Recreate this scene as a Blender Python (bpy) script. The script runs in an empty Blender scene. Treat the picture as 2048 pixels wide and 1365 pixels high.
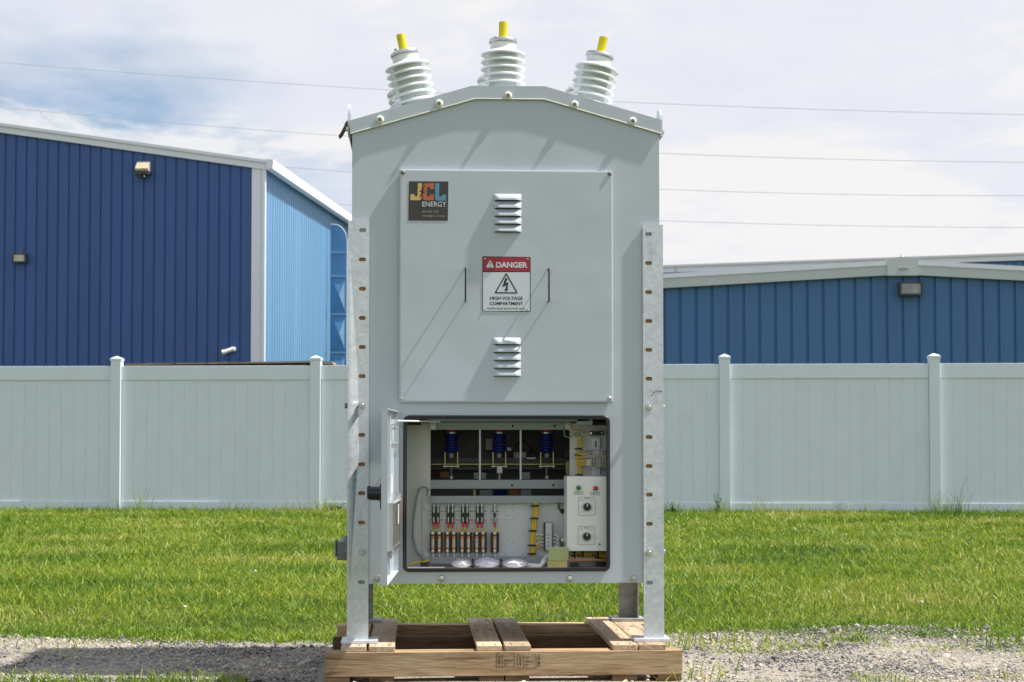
import bpy, bmesh, math, random
import numpy as np
from mathutils import Vector, Matrix, Euler
random.seed(7); RNG = np.random.default_rng(11)
sc = bpy.context.scene
R = math.radians

# ------------------------------------------------------------------ camera
F, CX, CY = 3500.0, 1024.0, 745.5          # focal length and principal point of the survey, in photo pixels
PHI, PITCH, D0, CAMZ = R(3.206), R(2.2), 6.53, 0.88
cam_d = bpy.data.cameras.new('camera'); cam = bpy.data.objects.new('camera', cam_d)
sc.collection.objects.link(cam); sc.camera = cam
cam_d.sensor_width = 36.0; cam_d.lens = F / 2048 * 36; cam_d.shift_y = 63 / 2048
cam_d.clip_start = 0.1; cam_d.clip_end = 2000
cam_d.dof.use_dof = True; cam_d.dof.focus_distance = 6.5; cam_d.dof.aperture_fstop = 11
cam.location = (0, -D0, CAMZ); cam.rotation_euler = (R(90) + PITCH, 0, -PHI)

# ------------------------------------------------------------------ sun and sky
SUN = Vector((0.64, -0.085, 1.0)).normalized()
sl = bpy.data.lights.new('sun', 'SUN'); sl.energy = 5.0; sl.angle = R(0.9); sl.color = (1.0, 0.955, 0.88)
so = bpy.data.objects.new('sun', sl); sc.collection.objects.link(so)
so.rotation_euler = SUN.to_track_quat('Z', 'Y').to_euler(); so.location = (8, -3, 14)

w = bpy.data.worlds.new('World'); sc.world = w; w.use_nodes = True
nt = w.node_tree; nt.nodes.clear()
def wn(t, **k):
    n = nt.nodes.new(t)
    for a, b in k.items(): setattr(n, a, b)
    return n
def lk(a, b): nt.links.new(a, b)
wout = wn('ShaderNodeOutputWorld'); bg = wn('ShaderNodeBackground'); bg.inputs['Strength'].default_value = 0.1
sky = wn('ShaderNodeTexSky', sky_type='NISHITA', sun_disc=False)
sky.sun_elevation = math.asin(SUN.z); sky.sun_rotation = math.atan2(SUN.x, SUN.y); sky.altitude = 100
sky.air_density = 1.0; sky.dust_density = 1.2; sky.ozone_density = 1.5
tc = wn('ShaderNodeTexCoord'); sx = wn('ShaderNodeSeparateXYZ'); lk(tc.outputs['Generated'], sx.inputs[0])
def wmath(op, a, b=None):
    n = wn('ShaderNodeMath', operation=op)
    for i, v in enumerate((a, b)):
        if v is None: continue
        if isinstance(v, (int, float)): n.inputs[i].default_value = v
        else: lk(v, n.inputs[i])
    return n.outputs[0]
zz = wmath('ADD', wmath('MAXIMUM', sx.outputs[2], 0.0), 0.22)
cv = wn('ShaderNodeCombineXYZ'); lk(wmath('DIVIDE', sx.outputs[0], zz), cv.inputs[0]); lk(wmath('DIVIDE', sx.outputs[1], zz), cv.inputs[1])
lk(wmath('MULTIPLY', sx.outputs[2], 3.0), cv.inputs[2])
def wnoise(scale, off, detail=8, rough=0.55, dist=0.0):
    m = wn('ShaderNodeMapping'); m.inputs['Location'].default_value = off; lk(cv.outputs[0], m.inputs[0])
    n = wn('ShaderNodeTexNoise'); lk(m.outputs[0], n.inputs['Vector'])
    n.inputs['Scale'].default_value = scale; n.inputs['Detail'].default_value = detail; n.inputs['Roughness'].default_value = rough
    n.inputs['Distortion'].default_value = dist
    return n.outputs['Fac']
def wramp(v, p0, p1, a=0.0, b=1.0):
    n = wn('ShaderNodeMapRange', interpolation_type='SMOOTHSTEP'); lk(v, n.inputs[0])
    n.inputs[1].default_value = p0; n.inputs[2].default_value = p1; n.inputs[3].default_value = a; n.inputs[4].default_value = b
    return n.outputs[0]
veil = wramp(wnoise(0.75, (0.9, 0.3, 0), 5, 0.55), 0.37, 0.50)                 # thin high cloud
puff = wramp(wnoise(2.2, (3.1, 1.7, 0.4), 9, 0.60, 0.25), 0.47, 0.58)         # heaps
shade = wramp(wnoise(3.0, (7.7, 2.2, 0.9), 7, 0.6), 0.38, 0.66)               # grey bases
def wmix(f, a, b):
    n = wn('ShaderNodeMix', data_type='RGBA')
    if isinstance(f, (int, float)): n.inputs[0].default_value = f
    else: lk(f, n.inputs[0])
    for i, v in ((6, a), (7, b)):
        if isinstance(v, tuple): n.inputs[i].default_value = (*v, 1)
        else: lk(v, n.inputs[i])
    return n.outputs[2]
thin = wramp(sx.outputs[2], 0.22, 0.75, 1.0, 0.42)       # the layers overlap towards the horizon and part overhead
veil = wmath('MULTIPLY', veil, thin); shade = wmath('MULTIPLY', shade, thin); puff = wmath('MULTIPLY', puff, thin)
c0 = wmix(wmath('MULTIPLY', veil, 0.93), sky.outputs[0], (6.35, 6.4, 6.75))
c1 = wmix(wmath('MULTIPLY', shade, 0.6), c0, (5.5, 5.7, 6.6))
c2 = wmix(wmath('MULTIPLY', puff, 0.85), c1, (6.75, 6.7, 6.68))
lk(c2, bg.inputs['Color']); lk(bg.outputs[0], wout.inputs['Surface'])
vs = sc.view_settings; vs.view_transform = 'Standard'; vs.look = 'None'; vs.exposure = 0.46; vs.gamma = 1.0; vs.use_curve_mapping = False

# ------------------------------------------------------------------ survey helpers
def ray(px, py):
    a, b = (px - CX) / F, (CY - py) / F
    f = math.cos(PITCH) - b * math.sin(PITCH); u = math.sin(PITCH) + b * math.cos(PITCH)
    return a * math.cos(PHI) + f * math.sin(PHI), -a * math.sin(PHI) + f * math.cos(PHI), u
def S(px, py, y=0.0):                       # metres (x, z) on the elevation plane at depth y
    rx, ry, rz = ray(px, py); t = (y + D0) / ry
    return t * rx, CAMZ + t * rz
def X(px, y=0.0, py=800): return S(px, py, y)[0]
def Z(py, y=0.0, px=1012): return S(px, py, y)[1]
def CF(r, d, z=0.0):                        # plan position: r metres right of and d metres ahead of the viewpoint
    return Vector((r * math.cos(PHI) + d * math.sin(PHI), -D0 - r * math.sin(PHI) + d * math.cos(PHI), z))

# ------------------------------------------------------------------ materials
def mk(name, col, rough=0.5, metal=0.0, var=0.06, vscale=6.0, bump=0.0, bscale=60.0, stretch=(1, 1, 1), rnd=0.0,
       dirt=None, dscale=3.0, dlo=0.55, dhi=0.75, spec=0.5, coat=0.0, trans=0.0):
    m = bpy.data.materials.new(name); m.use_nodes = True; t = m.node_tree; b = t.nodes['Principled BSDF']
    N = t.nodes.new; L = t.links.new
    co = N('ShaderNodeTexCoord'); mp = N('ShaderNodeMapping'); mp.inputs['Scale'].default_value = stretch
    L(co.outputs['Object'], mp.inputs[0])
    oi = N('ShaderNodeObjectInfo')
    ad = N('ShaderNodeVectorMath'); ad.operation = 'ADD'; L(mp.outputs[0], ad.inputs[0])
    cb = N('ShaderNodeVectorMath'); cb.operation = 'SCALE'; cb.inputs[0].default_value = (13.0, 7.0, 5.0); L(oi.outputs['Random'], cb.inputs['Scale'])
    L(cb.outputs[0], ad.inputs[1])
    nz = N('ShaderNodeTexNoise'); nz.inputs['Scale'].default_value = vscale; nz.inputs['Detail'].default_value = 6; L(ad.outputs[0], nz.inputs['Vector'])
    mr = N('ShaderNodeMapRange'); mr.inputs[1].default_value = 0.25; mr.inputs[2].default_value = 0.75
    mr.inputs[3].default_value = 1 - var; mr.inputs[4].default_value = 1 + var; L(nz.outputs['Fac'], mr.inputs[0])
    fac = mr.outputs[0]
    if rnd:
        r2 = N('ShaderNodeMapRange'); r2.inputs[3].default_value = 1 - rnd; r2.inputs[4].default_value = 1 + rnd; L(oi.outputs['Random'], r2.inputs[0])
        mm = N('ShaderNodeMath'); mm.operation = 'MULTIPLY'; L(fac, mm.inputs[0]); L(r2.outputs[0], mm.inputs[1]); fac = mm.outputs[0]
    sc_ = N('ShaderNodeVectorMath'); sc_.operation = 'SCALE'; sc_.inputs[0].default_value = col; L(fac, sc_.inputs['Scale'])
    out = sc_.outputs[0]
    if dirt:
        n2 = N('ShaderNodeTexNoise'); n2.inputs['Scale'].default_value = dscale; n2.inputs['Detail'].default_value = 9; n2.inputs['Roughness'].default_value = 0.65
        L(ad.outputs[0], n2.inputs['Vector'])
        m2 = N('ShaderNodeMapRange'); m2.inputs[1].default_value = dlo; m2.inputs[2].default_value = dhi; L(n2.outputs['Fac'], m2.inputs[0])
        mx = N('ShaderNodeMix'); mx.data_type = 'RGBA'; L(m2.outputs[0], mx.inputs[0]); L(out, mx.inputs[6]); mx.inputs[7].default_value = (*dirt, 1)
        out = mx.outputs[2]
    L(out, b.inputs['Base Color'])
    rr = N('ShaderNodeMapRange'); rr.inputs[1].default_value = 0.3; rr.inputs[2].default_value = 0.7
    rr.inputs[3].default_value = max(0.03, rough - 0.06); rr.inputs[4].default_value = min(1, rough + 0.06); L(nz.outputs['Fac'], rr.inputs[0]); L(rr.outputs[0], b.inputs['Roughness'])
    b.inputs['Metallic'].default_value = metal; b.inputs['Specular IOR Level'].default_value = spec
    if coat: b.inputs['Coat Weight'].default_value = coat; b.inputs['Coat Roughness'].default_value = 0.1
    if trans: b.inputs['Transmission Weight'].default_value = trans
    if bump:
        n3 = N('ShaderNodeTexNoise'); n3.inputs['Scale'].default_value = bscale; n3.inputs['Detail'].default_value = 3; L(ad.outputs[0], n3.inputs['Vector'])
        bp = N('ShaderNodeBump'); bp.inputs['Strength'].default_value = bump; bp.inputs['Distance'].default_value = 0.002
        L(n3.outputs['Fac'], bp.inputs['Height']); L(bp.outputs[0], b.inputs['Normal'])
    return m

def wood(name, c_dark, c_mid, c_light, axis='X', rough=0.75):
    m = bpy.data.materials.new(name); m.use_nodes = True; t = m.node_tree; b = t.nodes['Principled BSDF']
    N = t.nodes.new; L = t.links.new
    co = N('ShaderNodeTexCoord'); mp = N('ShaderNodeMapping'); mp.inputs['Scale'].default_value = (1.2, 14, 14) if axis == 'X' else (14, 1.2, 14)
    L(co.outputs['Object'], mp.inputs[0]); oi = N('ShaderNodeObjectInfo')
    cb = N('ShaderNodeVectorMath'); cb.operation = 'SCALE'; cb.inputs[0].default_value = (31, 17, 23); L(oi.outputs['Random'], cb.inputs['Scale'])
    ad = N('ShaderNodeVectorMath'); ad.operation = 'ADD'; L(mp.outputs[0], ad.inputs[0]); L(cb.outputs[0], ad.inputs[1])
    n1 = N('ShaderNodeTexNoise'); n1.inputs['Scale'].default_value = 1.6; n1.inputs['Detail'].default_value = 8; n1.inputs['Roughness'].default_value = 0.62; n1.inputs['Distortion'].default_value = 0.8
    L(ad.outputs[0], n1.inputs['Vector'])
    n2 = N('ShaderNodeTexNoise'); n2.inputs['Scale'].default_value = 11; n2.inputs['Detail'].default_value = 4; L(ad.outputs[0], n2.inputs['Vector'])
    mx = N('ShaderNodeMath'); mx.operation = 'MULTIPLY_ADD'; mx.inputs[1].default_value = 0.35; L(n2.outputs['Fac'], mx.inputs[0])
    s7 = N('ShaderNodeMath'); s7.operation = 'MULTIPLY'; s7.inputs[1].default_value = 0.75; L(n1.outputs['Fac'], s7.inputs[0]); L(s7.outputs[0], mx.inputs[2])
    cr = N('ShaderNodeValToRGB'); e = cr.color_ramp.elements
    e[0].position = 0.40; e[0].color = (*c_dark, 1); e[1].position = 0.68; e[1].color = (*c_light, 1)
    k = e.new(0.52); k.color = (*c_mid, 1)
    L(mx.outputs[0], cr.inputs[0])
    hv = N('ShaderNodeHueSaturation'); r2 = N('ShaderNodeMapRange'); r2.inputs[3].default_value = 0.78; r2.inputs[4].default_value = 1.2; L(oi.outputs['Random'], r2.inputs[0])
    L(r2.outputs[0], hv.inputs['Value']); L(cr.outputs[0], hv.inputs['Color']); L(hv.outputs[0], b.inputs['Base Color'])
    b.inputs['Roughness'].default_value = rough; b.inputs['Specular IOR Level'].default_value = 0.25
    mk_ = N('ShaderNodeMapping'); mk_.inputs['Scale'].default_value = (3.0, 9, 9) if axis == 'X' else (9, 3.0, 9); L(co.outputs['Object'], mk_.inputs[0])
    ak = N('ShaderNodeVectorMath'); ak.operation = 'ADD'; L(mk_.outputs[0], ak.inputs[0]); L(cb.outputs[0], ak.inputs[1])
    vo = N('ShaderNodeTexVoronoi'); vo.inputs['Scale'].default_value = 1.3; L(ak.outputs[0], vo.inputs['Vector'])
    kn = N('ShaderNodeMapRange'); kn.inputs[1].default_value = 0.06; kn.inputs[2].default_value = 0.16; kn.inputs[3].default_value = 0.35; kn.inputs[4].default_value = 1.0; L(vo.outputs['Distance'], kn.inputs[0])
    n4 = N('ShaderNodeTexNoise'); n4.inputs['Scale'].default_value = 2.4; n4.inputs['Detail'].default_value = 10; n4.inputs['Roughness'].default_value = 0.75; L(ad.outputs[0], n4.inputs['Vector'])
    ck = N('ShaderNodeMapRange'); ck.inputs[1].default_value = 0.30; ck.inputs[2].default_value = 0.38; ck.inputs[3].default_value = 0.4; ck.inputs[4].default_value = 1.0; L(n4.outputs['Fac'], ck.inputs[0])
    km = N('ShaderNodeMath'); km.operation = 'MULTIPLY'; L(kn.outputs[0], km.inputs[0]); L(ck.outputs[0], km.inputs[1])
    vm = N('ShaderNodeVectorMath'); vm.operation = 'SCALE'; L(hv.outputs[0], vm.inputs[0]); L(km.outputs[0], vm.inputs['Scale']); L(vm.outputs[0], b.inputs['Base Color'])
    bp = N('ShaderNodeBump'); bp.inputs['Strength'].default_value = 0.7; bp.inputs['Distance'].default_value = 0.004
    hm = N('ShaderNodeMath'); hm.operation = 'MULTIPLY'; L(mx.outputs[0], hm.inputs[0]); L(km.outputs[0], hm.inputs[1]); L(hm.outputs[0], bp.inputs['Height']); L(bp.outputs[0], b.inputs['Normal'])
    return m

M = {}
M['paint'] = mk('grey_enclosure_paint', (0.51, 0.56, 0.605), 0.36, var=0.025, vscale=3, bump=0.12, bscale=220, dirt=(0.455, 0.51, 0.555), dscale=5, dlo=0.6, dhi=0.85)
def wavy(m, sc_, dist):
    t = m.node_tree; N = t.nodes.new; L = t.links.new; b = t.nodes['Principled BSDF']; old = b.inputs['Normal'].links[0].from_socket
    co = N('ShaderNodeTexCoord'); n_ = N('ShaderNodeTexNoise'); n_.inputs['Scale'].default_value = sc_; n_.inputs['Detail'].default_value = 2; L(co.outputs['Object'], n_.inputs['Vector'])
    bp = N('ShaderNodeBump'); bp.inputs['Strength'].default_value = 0.6; bp.inputs['Distance'].default_value = dist; L(n_.outputs['Fac'], bp.inputs['Height']); L(old, bp.inputs['Normal']); L(bp.outputs[0], b.inputs['Normal'])
wavy(M['paint'], 2.6, 0.010)
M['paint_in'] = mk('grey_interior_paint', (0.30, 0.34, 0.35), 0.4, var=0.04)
M['cream'] = mk('cream_interior_panel', (0.62, 0.62, 0.57), 0.42, var=0.03, vscale=4)
M['plate'] = mk('pale_mounting_plate', (0.60, 0.62, 0.62), 0.4, var=0.03)
M['white'] = mk('white_powder_coat', (0.84, 0.84, 0.80), 0.35, var=0.02)
M['galv'] = mk('galvanised_steel', (0.66, 0.70, 0.735), 0.40, metal=0.4, var=0.13, vscale=60, bump=0.25, bscale=90, dirt=(0.46, 0.49, 0.50), dscale=14, dlo=0.54, dhi=0.8)
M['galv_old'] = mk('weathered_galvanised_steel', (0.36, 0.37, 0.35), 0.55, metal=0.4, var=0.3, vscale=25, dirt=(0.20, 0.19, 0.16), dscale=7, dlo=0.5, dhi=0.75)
M['bolt'] = mk('zinc_bolt', (0.55, 0.54, 0.5), 0.38, metal=0.7, var=0.2, vscale=60)
M['bolt_dark'] = mk('dull_bolt', (0.22, 0.20, 0.17), 0.5, metal=0.6, var=0.2, vscale=60)
M['washer'] = mk('white_nylon_washer', (0.80, 0.79, 0.70), 0.4)
M['caulk'] = mk('cream_sealant', (0.74, 0.72, 0.60), 0.5, var=0.1, vscale=40)
M['steel'] = mk('bright_steel', (0.72, 0.72, 0.70), 0.22, metal=0.95, var=0.06)
M['mirror'] = mk('polished_plate', (0.80, 0.80, 0.78), 0.07, metal=1.0, var=0.03)
M['zincyel'] = mk('yellow_zinc_plate', (0.62, 0.56, 0.24), 0.3, metal=0.75, var=0.15, vscale=15)
M['black'] = mk('black_rubber', (0.018, 0.018, 0.021), 0.42, var=0.2)
M['blackpl'] = mk('black_plastic', (0.02, 0.021, 0.025), 0.3, var=0.1)
M['slot'] = mk('dark_vent_opening', (0.015, 0.015, 0.014), 0.9)
M['rustliner'] = mk('brown_packing_strip', (0.34, 0.17, 0.06), 0.8, var=0.25, vscale=30)
M['porcelain'] = mk('white_glazed_insulator', (0.78, 0.81, 0.80), 0.10, var=0.02, coat=0.4)
M['alu'] = mk('aluminium_cap', (0.62, 0.63, 0.64), 0.35, metal=0.85, var=0.1, vscale=30)
M['yellow'] = mk('yellow_mesh_sleeve', (0.90, 0.80, 0.015), 0.45, var=0.05)
M['yellow_d'] = mk('olive_mesh_strand', (0.66, 0.58, 0.02), 0.5, var=0.05)
M['strap'] = mk('brown_webbing', (0.12, 0.085, 0.055), 0.85, var=0.2, vscale=60)
M['blue_ins'] = mk('blue_insulator', (0.02, 0.035, 0.26), 0.3, var=0.1)
M['red_ins'] = mk('red_collar', (0.42, 0.05, 0.03), 0.4)
M['yellow_wire'] = mk('yellow_wire', (0.70, 0.50, 0.03), 0.4, var=0.2, vscale=40)
M['white_wire'] = mk('white_wire', (0.72, 0.72, 0.68), 0.4)
M['green_wire'] = mk('green_grey_wire', (0.22, 0.32, 0.33), 0.4)
M['copper'] = mk('copper', (0.66, 0.26, 0.10), 0.32, metal=0.7, var=0.15, vscale=60)
M['fuse_label'] = mk('fuse_label', (0.62, 0.50, 0.40), 0.6, var=0.35, vscale=160)
M['red'] = mk('red_plastic', (0.55, 0.025, 0.03), 0.35)
M['green'] = mk('green_lens', (0.01, 0.20, 0.06), 0.15, coat=0.5)
M['redlens'] = mk('red_lens', (0.45, 0.015, 0.03), 0.15, coat=0.5)
M['beige_pl'] = mk('beige_relay_plastic', (0.42, 0.40, 0.34), 0.5)
M['darkmech'] = mk('dark_mechanism', (0.11, 0.11, 0.10), 0.5, metal=0.3, var=0.3)
M['bag'] = mk('white_desiccant_bag', (0.60, 0.60, 0.65), 0.85, var=0.06, bump=0.5, bscale=45)
M['bagprint'] = mk('violet_print', (0.20, 0.17, 0.45), 0.6)
M['orange'] = mk('orange_sticker', (0.80, 0.14, 0.03), 0.4)
M['signwhite'] = mk('sign_white', (0.66, 0.70, 0.74), 0.3, var=0.015)
M['signred'] = mk('sign_red', (0.36, 0.02, 0.035), 0.35, var=0.03)
M['ink'] = mk('sign_black', (0.015, 0.015, 0.018), 0.4)
M['stickerdark'] = mk('sticker_charcoal', (0.045, 0.042, 0.040), 0.45, var=0.03)
M['s_yellow'] = mk('print_yellow', (0.68, 0.45, 0.13), 0.45)
M['s_orange'] = mk('print_orange', (0.48, 0.13, 0.055), 0.45)
M['s_blue'] = mk('print_blue', (0.09, 0.29, 0.42), 0.45)
M['s_white'] = mk('print_white', (0.75, 0.75, 0.74), 0.45)
M['s_grey'] = mk('print_grey', (0.34, 0.34, 0.33), 0.45)
M['wood_x'] = wood('pallet_wood_long', (0.17, 0.105, 0.055), (0.37, 0.25, 0.145), (0.54, 0.40, 0.25), 'X')
M['wood_y'] = wood('pallet_wood_deck', (0.30, 0.21, 0.13), (0.50, 0.37, 0.25), (0.62, 0.50, 0.36), 'Y')
M['wood_dark'] = wood('pallet_wood_weathered', (0.05, 0.03, 0.018), (0.13, 0.08, 0.045), (0.22, 0.14, 0.085), 'X')
M['stamp'] = mk('stamp_ink', (0.05, 0.04, 0.035), 0.8)
M['vinyl'] = mk('white_vinyl', (0.74, 0.815, 0.875), 0.42, var=0.03, vscale=2.5, rnd=0.012, dirt=(0.67, 0.74, 0.74), dscale=2.0, dlo=0.58, dhi=0.85)
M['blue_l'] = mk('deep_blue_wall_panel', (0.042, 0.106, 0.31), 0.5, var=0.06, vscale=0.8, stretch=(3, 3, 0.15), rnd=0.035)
M['blue_r'] = mk('steel_blue_wall_panel', (0.056, 0.165, 0.36), 0.5, var=0.07, vscale=0.8, stretch=(3, 3, 0.15), rnd=0.03)
M['blue_s'] = mk('sun_lightened_blue_wall_panel', (0.14, 0.30, 0.49), 0.42, var=0.14, vscale=1.6, stretch=(3, 3, 0.06))  # same paint as the front wall, with sunlight and sheen lightened into its colour
M['trim'] = mk('white_metal_trim', (0.80, 0.83, 0.92), 0.4, var=0.05, vscale=1.5)
M['trim_g'] = mk('grey_green_metal_trim', (0.56, 0.61, 0.60), 0.45, var=0.05, vscale=1.5)
M['roof'] = mk('pale_roof_sheet', (0.60, 0.61, 0.62), 0.45)
M['tan'] = mk('tan_lamp_housing', (0.55, 0.48, 0.36), 0.5)
M['bronze'] = mk('dark_bronze_lamp', (0.05, 0.045, 0.04), 0.45)
M['lens'] = mk('frosted_lamp_lens', (0.48, 0.47, 0.38), 0.15, var=0.1, vscale=12, coat=0.6)
M['lens_d'] = mk('grey_lamp_lens', (0.22, 0.26, 0.25), 0.12, var=0.3, vscale=8, coat=0.6)
M['pvc'] = mk('white_pvc', (0.8, 0.8, 0.78), 0.35)
M['board'] = wood('weathered_shed_board', (0.14, 0.115, 0.085), (0.24, 0.20, 0.15), (0.36, 0.31, 0.24), 'X')
M['wire'] = mk('power_line', (0.34, 0.34, 0.38), 0.6)
M['mural'] = mk('blue_panel_face', (0.085, 0.25, 0.46), 0.25, var=0.08, vscale=1.0)
M['mural_l'] = mk('pale_blue_panel_face', (0.20, 0.36, 0.52), 0.25, var=0.08, vscale=1.0)

# ------------------------------------------------------------------ mesh builders
class MB:
    def __init__(s): s.v = []; s.f = []; s.bev = False
    def add(s, vs_, fs):
        o = len(s.v); s.v += [tuple(v) for v in vs_]; s.f += [tuple(i + o for i in f) for f in fs]; return s
    def box(s, x0, x1, y0, y1, z0, z1, bev=0.0):
        x0, x1 = min(x0, x1), max(x0, x1); y0, y1 = min(y0, y1), max(y0, y1); z0, z1 = min(z0, z1), max(z0, z1)
        if bev <= 0:
            return s.add([(x0, y0, z0), (x1, y0, z0), (x1, y1, z0), (x0, y1, z0), (x0, y0, z1), (x1, y0, z1), (x1, y1, z1), (x0, y1, z1)],
                         [(0, 3, 2, 1), (4, 5, 6, 7), (0, 1, 5, 4), (1, 2, 6, 5), (2, 3, 7, 6), (3, 0, 4, 7)])
        s.bev = True; bm = bmesh.new(); bmesh.ops.create_cube(bm, size=1)
        for v in bm.verts:
            v.co = Vector((x0 + (v.co.x + .5) * (x1 - x0), y0 + (v.co.y + .5) * (y1 - y0), z0 + (v.co.z + .5) * (z1 - z0)))
        b = min(bev, 0.45 * min(x1 - x0, y1 - y0, z1 - z0))
        bmesh.ops.bevel(bm, geom=list(bm.edges), offset=b, segments=2, profile=0.6, affect='EDGES')
        bm.verts.index_update()
        s.add([v.co[:] for v in bm.verts], [[v.index for v in f.verts] for f in bm.faces]); bm.free(); return s
    def xf(s, mat):
        s.v = [tuple(mat @ Vector(v)) for v in s.v]; return s
    def tube(s, path, r, seg=8, cap=True, closed=False):
        P = [Vector(p) for p in path]; n = len(P); rings = []; up = None
        rr = r if isinstance(r, (list, tuple)) else [r] * n
        for i, p in enumerate(P):
            if closed: t = P[(i + 1) % n] - P[i - 1]
            else: t = P[min(i + 1, n - 1)] - P[max(i - 1, 0)]
            t.normalize()
            if up is None: up = Vector((0, 0, 1)) if abs(t.z) < 0.9 else Vector((1, 0, 0))
            a = (up - t * up.dot(t)).normalized(); up = a; b = t.cross(a)
            rings.append([p + (a * math.cos(k * 2 * math.pi / seg) + b * math.sin(k * 2 * math.pi / seg)) * rr[i] for k in range(seg)])
        vs_ = [v for g in rings for v in g]; fs = []
        for i in range(n if closed else n - 1):
            j = (i + 1) % n
            for k in range(seg):
                l = (k + 1) % seg; fs.append((i * seg + k, i * seg + l, j * seg + l, j * seg + k))
        if cap and not closed:
            fs.append(tuple(reversed(range(seg)))); fs.append(tuple((n - 1) * seg + k for k in range(seg)))
        return s.add(vs_, fs)
    def cyl(s, p0, p1, r0, r1=None, seg=16): return s.tube([p0, p1], [r0, r0 if r1 is None else r1], seg)
    def lathe(s, prof, base, axis, seg=28):           # prof: (radius, height) pairs
        ax = Vector(axis).normalized(); a = ax.orthogonal().normalized(); b = ax.cross(a); base = Vector(base)
        vs_ = [base + ax * h + (a * math.cos(k * 2 * math.pi / seg) + b * math.sin(k * 2 * math.pi / seg)) * r for r, h in prof for k in range(seg)]
        fs = [(i * seg + k, i * seg + (k + 1) % seg, (i + 1) * seg + (k + 1) % seg, (i + 1) * seg + k) for i in range(len(prof) - 1) for k in range(seg)]
        fs.append(tuple(reversed(range(seg)))); fs.append(tuple((len(prof) - 1) * seg + k for k in range(seg)))
        return s.add(vs_, fs)
    def prism(s, poly, y0, y1):                        # poly in (x, z), extruded along y
        n = len(poly)
        vs_ = [(x, y0, z) for x, z in poly] + [(x, y1, z) for x, z in poly]
        return s.add(vs_, [tuple(range(n)), tuple(reversed(range(n, 2 * n)))] + [(i, i + n, (i + 1) % n + n, (i + 1) % n) for i in range(n)])
    def plate(s, outer, holes, y0, y1):                # flat plate with holes, in (x, z)
        bm = bmesh.new(); loops = [outer] + holes; es = []
        for lp in loops:
            vv = [bm.verts.new((x, y0, z)) for x, z in lp]
            es += [bm.edges.new((vv[i], vv[(i + 1) % len(vv)])) for i in range(len(vv))]
        bmesh.ops.triangle_fill(bm, use_beauty=True, use_dissolve=False, edges=es)
        bm.verts.index_update(); nv = len(bm.verts)
        fr = [[v.index for v in f.verts] for f in bm.faces]; vs_ = [v.co[:] for v in bm.verts]; bm.free()
        vs2 = vs_ + [(x, y1, z) for x, _, z in vs_]; fs = list(fr) + [[i + nv for i in reversed(f)] for f in fr]; o = 0
        for lp in loops:
            n = len(lp)
            fs += [(o + i, o + (i + 1) % n, o + (i + 1) % n + nv, o + i + nv) for i in range(n)]; o += n
        return s.add(vs2, fs)

OFF = {}
def obj(name, mb, mat, parent=None, smooth=35, off=None):
    if off is None: off = OFF.get(parent.name, Vector()) if parent else Vector()
    me = bpy.data.meshes.new(name); me.from_pydata([(v[0] - off[0], v[1] - off[1], v[2] - off[2]) for v in mb.v], [], mb.f)
    bm = bmesh.new(); bm.from_mesh(me); bmesh.ops.recalc_face_normals(bm, faces=bm.faces); bm.to_mesh(me); bm.free()
    if smooth:
        me.polygons.foreach_set('use_smooth', [True] * len(me.polygons)); me.set_sharp_from_angle(angle=R(smooth))
    me.materials.append(M[mat] if isinstance(mat, str) else mat)
    o = bpy.data.objects.new(name, me); sc.collection.objects.link(o)
    if mb.bev and smooth: wn_ = o.modifiers.new('weighted_normal', 'WEIGHTED_NORMAL'); wn_.keep_sharp = True; wn_.weight = 100
    if parent: o.parent = parent
    OFF[o.name] = Vector(off)
    return o
def thing(name, label, cat, loc, group=None):
    o = bpy.data.objects.new(name, None); sc.collection.objects.link(o); o.location = loc; o.empty_display_size = 0.1
    o['label'] = label; o['category'] = cat
    if group: o['group'] = group
    OFF[o.name] = Vector(loc); return o
def tag(o, label, cat, group=None):
    o['label'] = label; o['category'] = cat
    if group: o['group'] = group
    return o
def copyof(o, loc, parent):
    c = o.copy(); sc.collection.objects.link(c); c.location = loc; c.parent = parent; return c
def rrect(x0, x1, z0, z1, r, n=5):
    p = []
    for cx, cz, a in ((x1 - r, z1 - r, 0), (x0 + r, z1 - r, 90), (x0 + r, z0 + r, 180), (x1 - r, z0 + r, 270)):
        p += [(cx + r * math.cos(R(a + 90 * i / n)), cz + r * math.sin(R(a + 90 * i / n))) for i in range(n + 1)]
    return p
def slot(cx, cz, w_, h, n=5):
    return rrect(cx - w_ / 2, cx + w_ / 2, cz - h / 2, cz + h / 2, h * 0.499, n)
def disc(cx, cz, r, n=14): return [(cx + r * math.cos(2 * math.pi * i / n), cz + r * math.sin(2 * math.pi * i / n)) for i in range(n)]
def hexbolt(mb, x, y, z, r, h, washer=True):          # head pointing to -y, seat at y
    if washer: mb.cyl((x, y, z), (x, y - h * 0.3, z), r * 1.35, seg=16)
    a = random.random()
    pts = [(x + r * math.cos(a + k * math.pi / 3), z + r * math.sin(a + k * math.pi / 3)) for k in range(6)]
    mb.prism(pts, y - h, y - h * 0.2 if washer else y)
    mb.cyl((x, y - h, z), (x, y - h * 1.12, z), r * 0.7, r * 0.6, 12)
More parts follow.
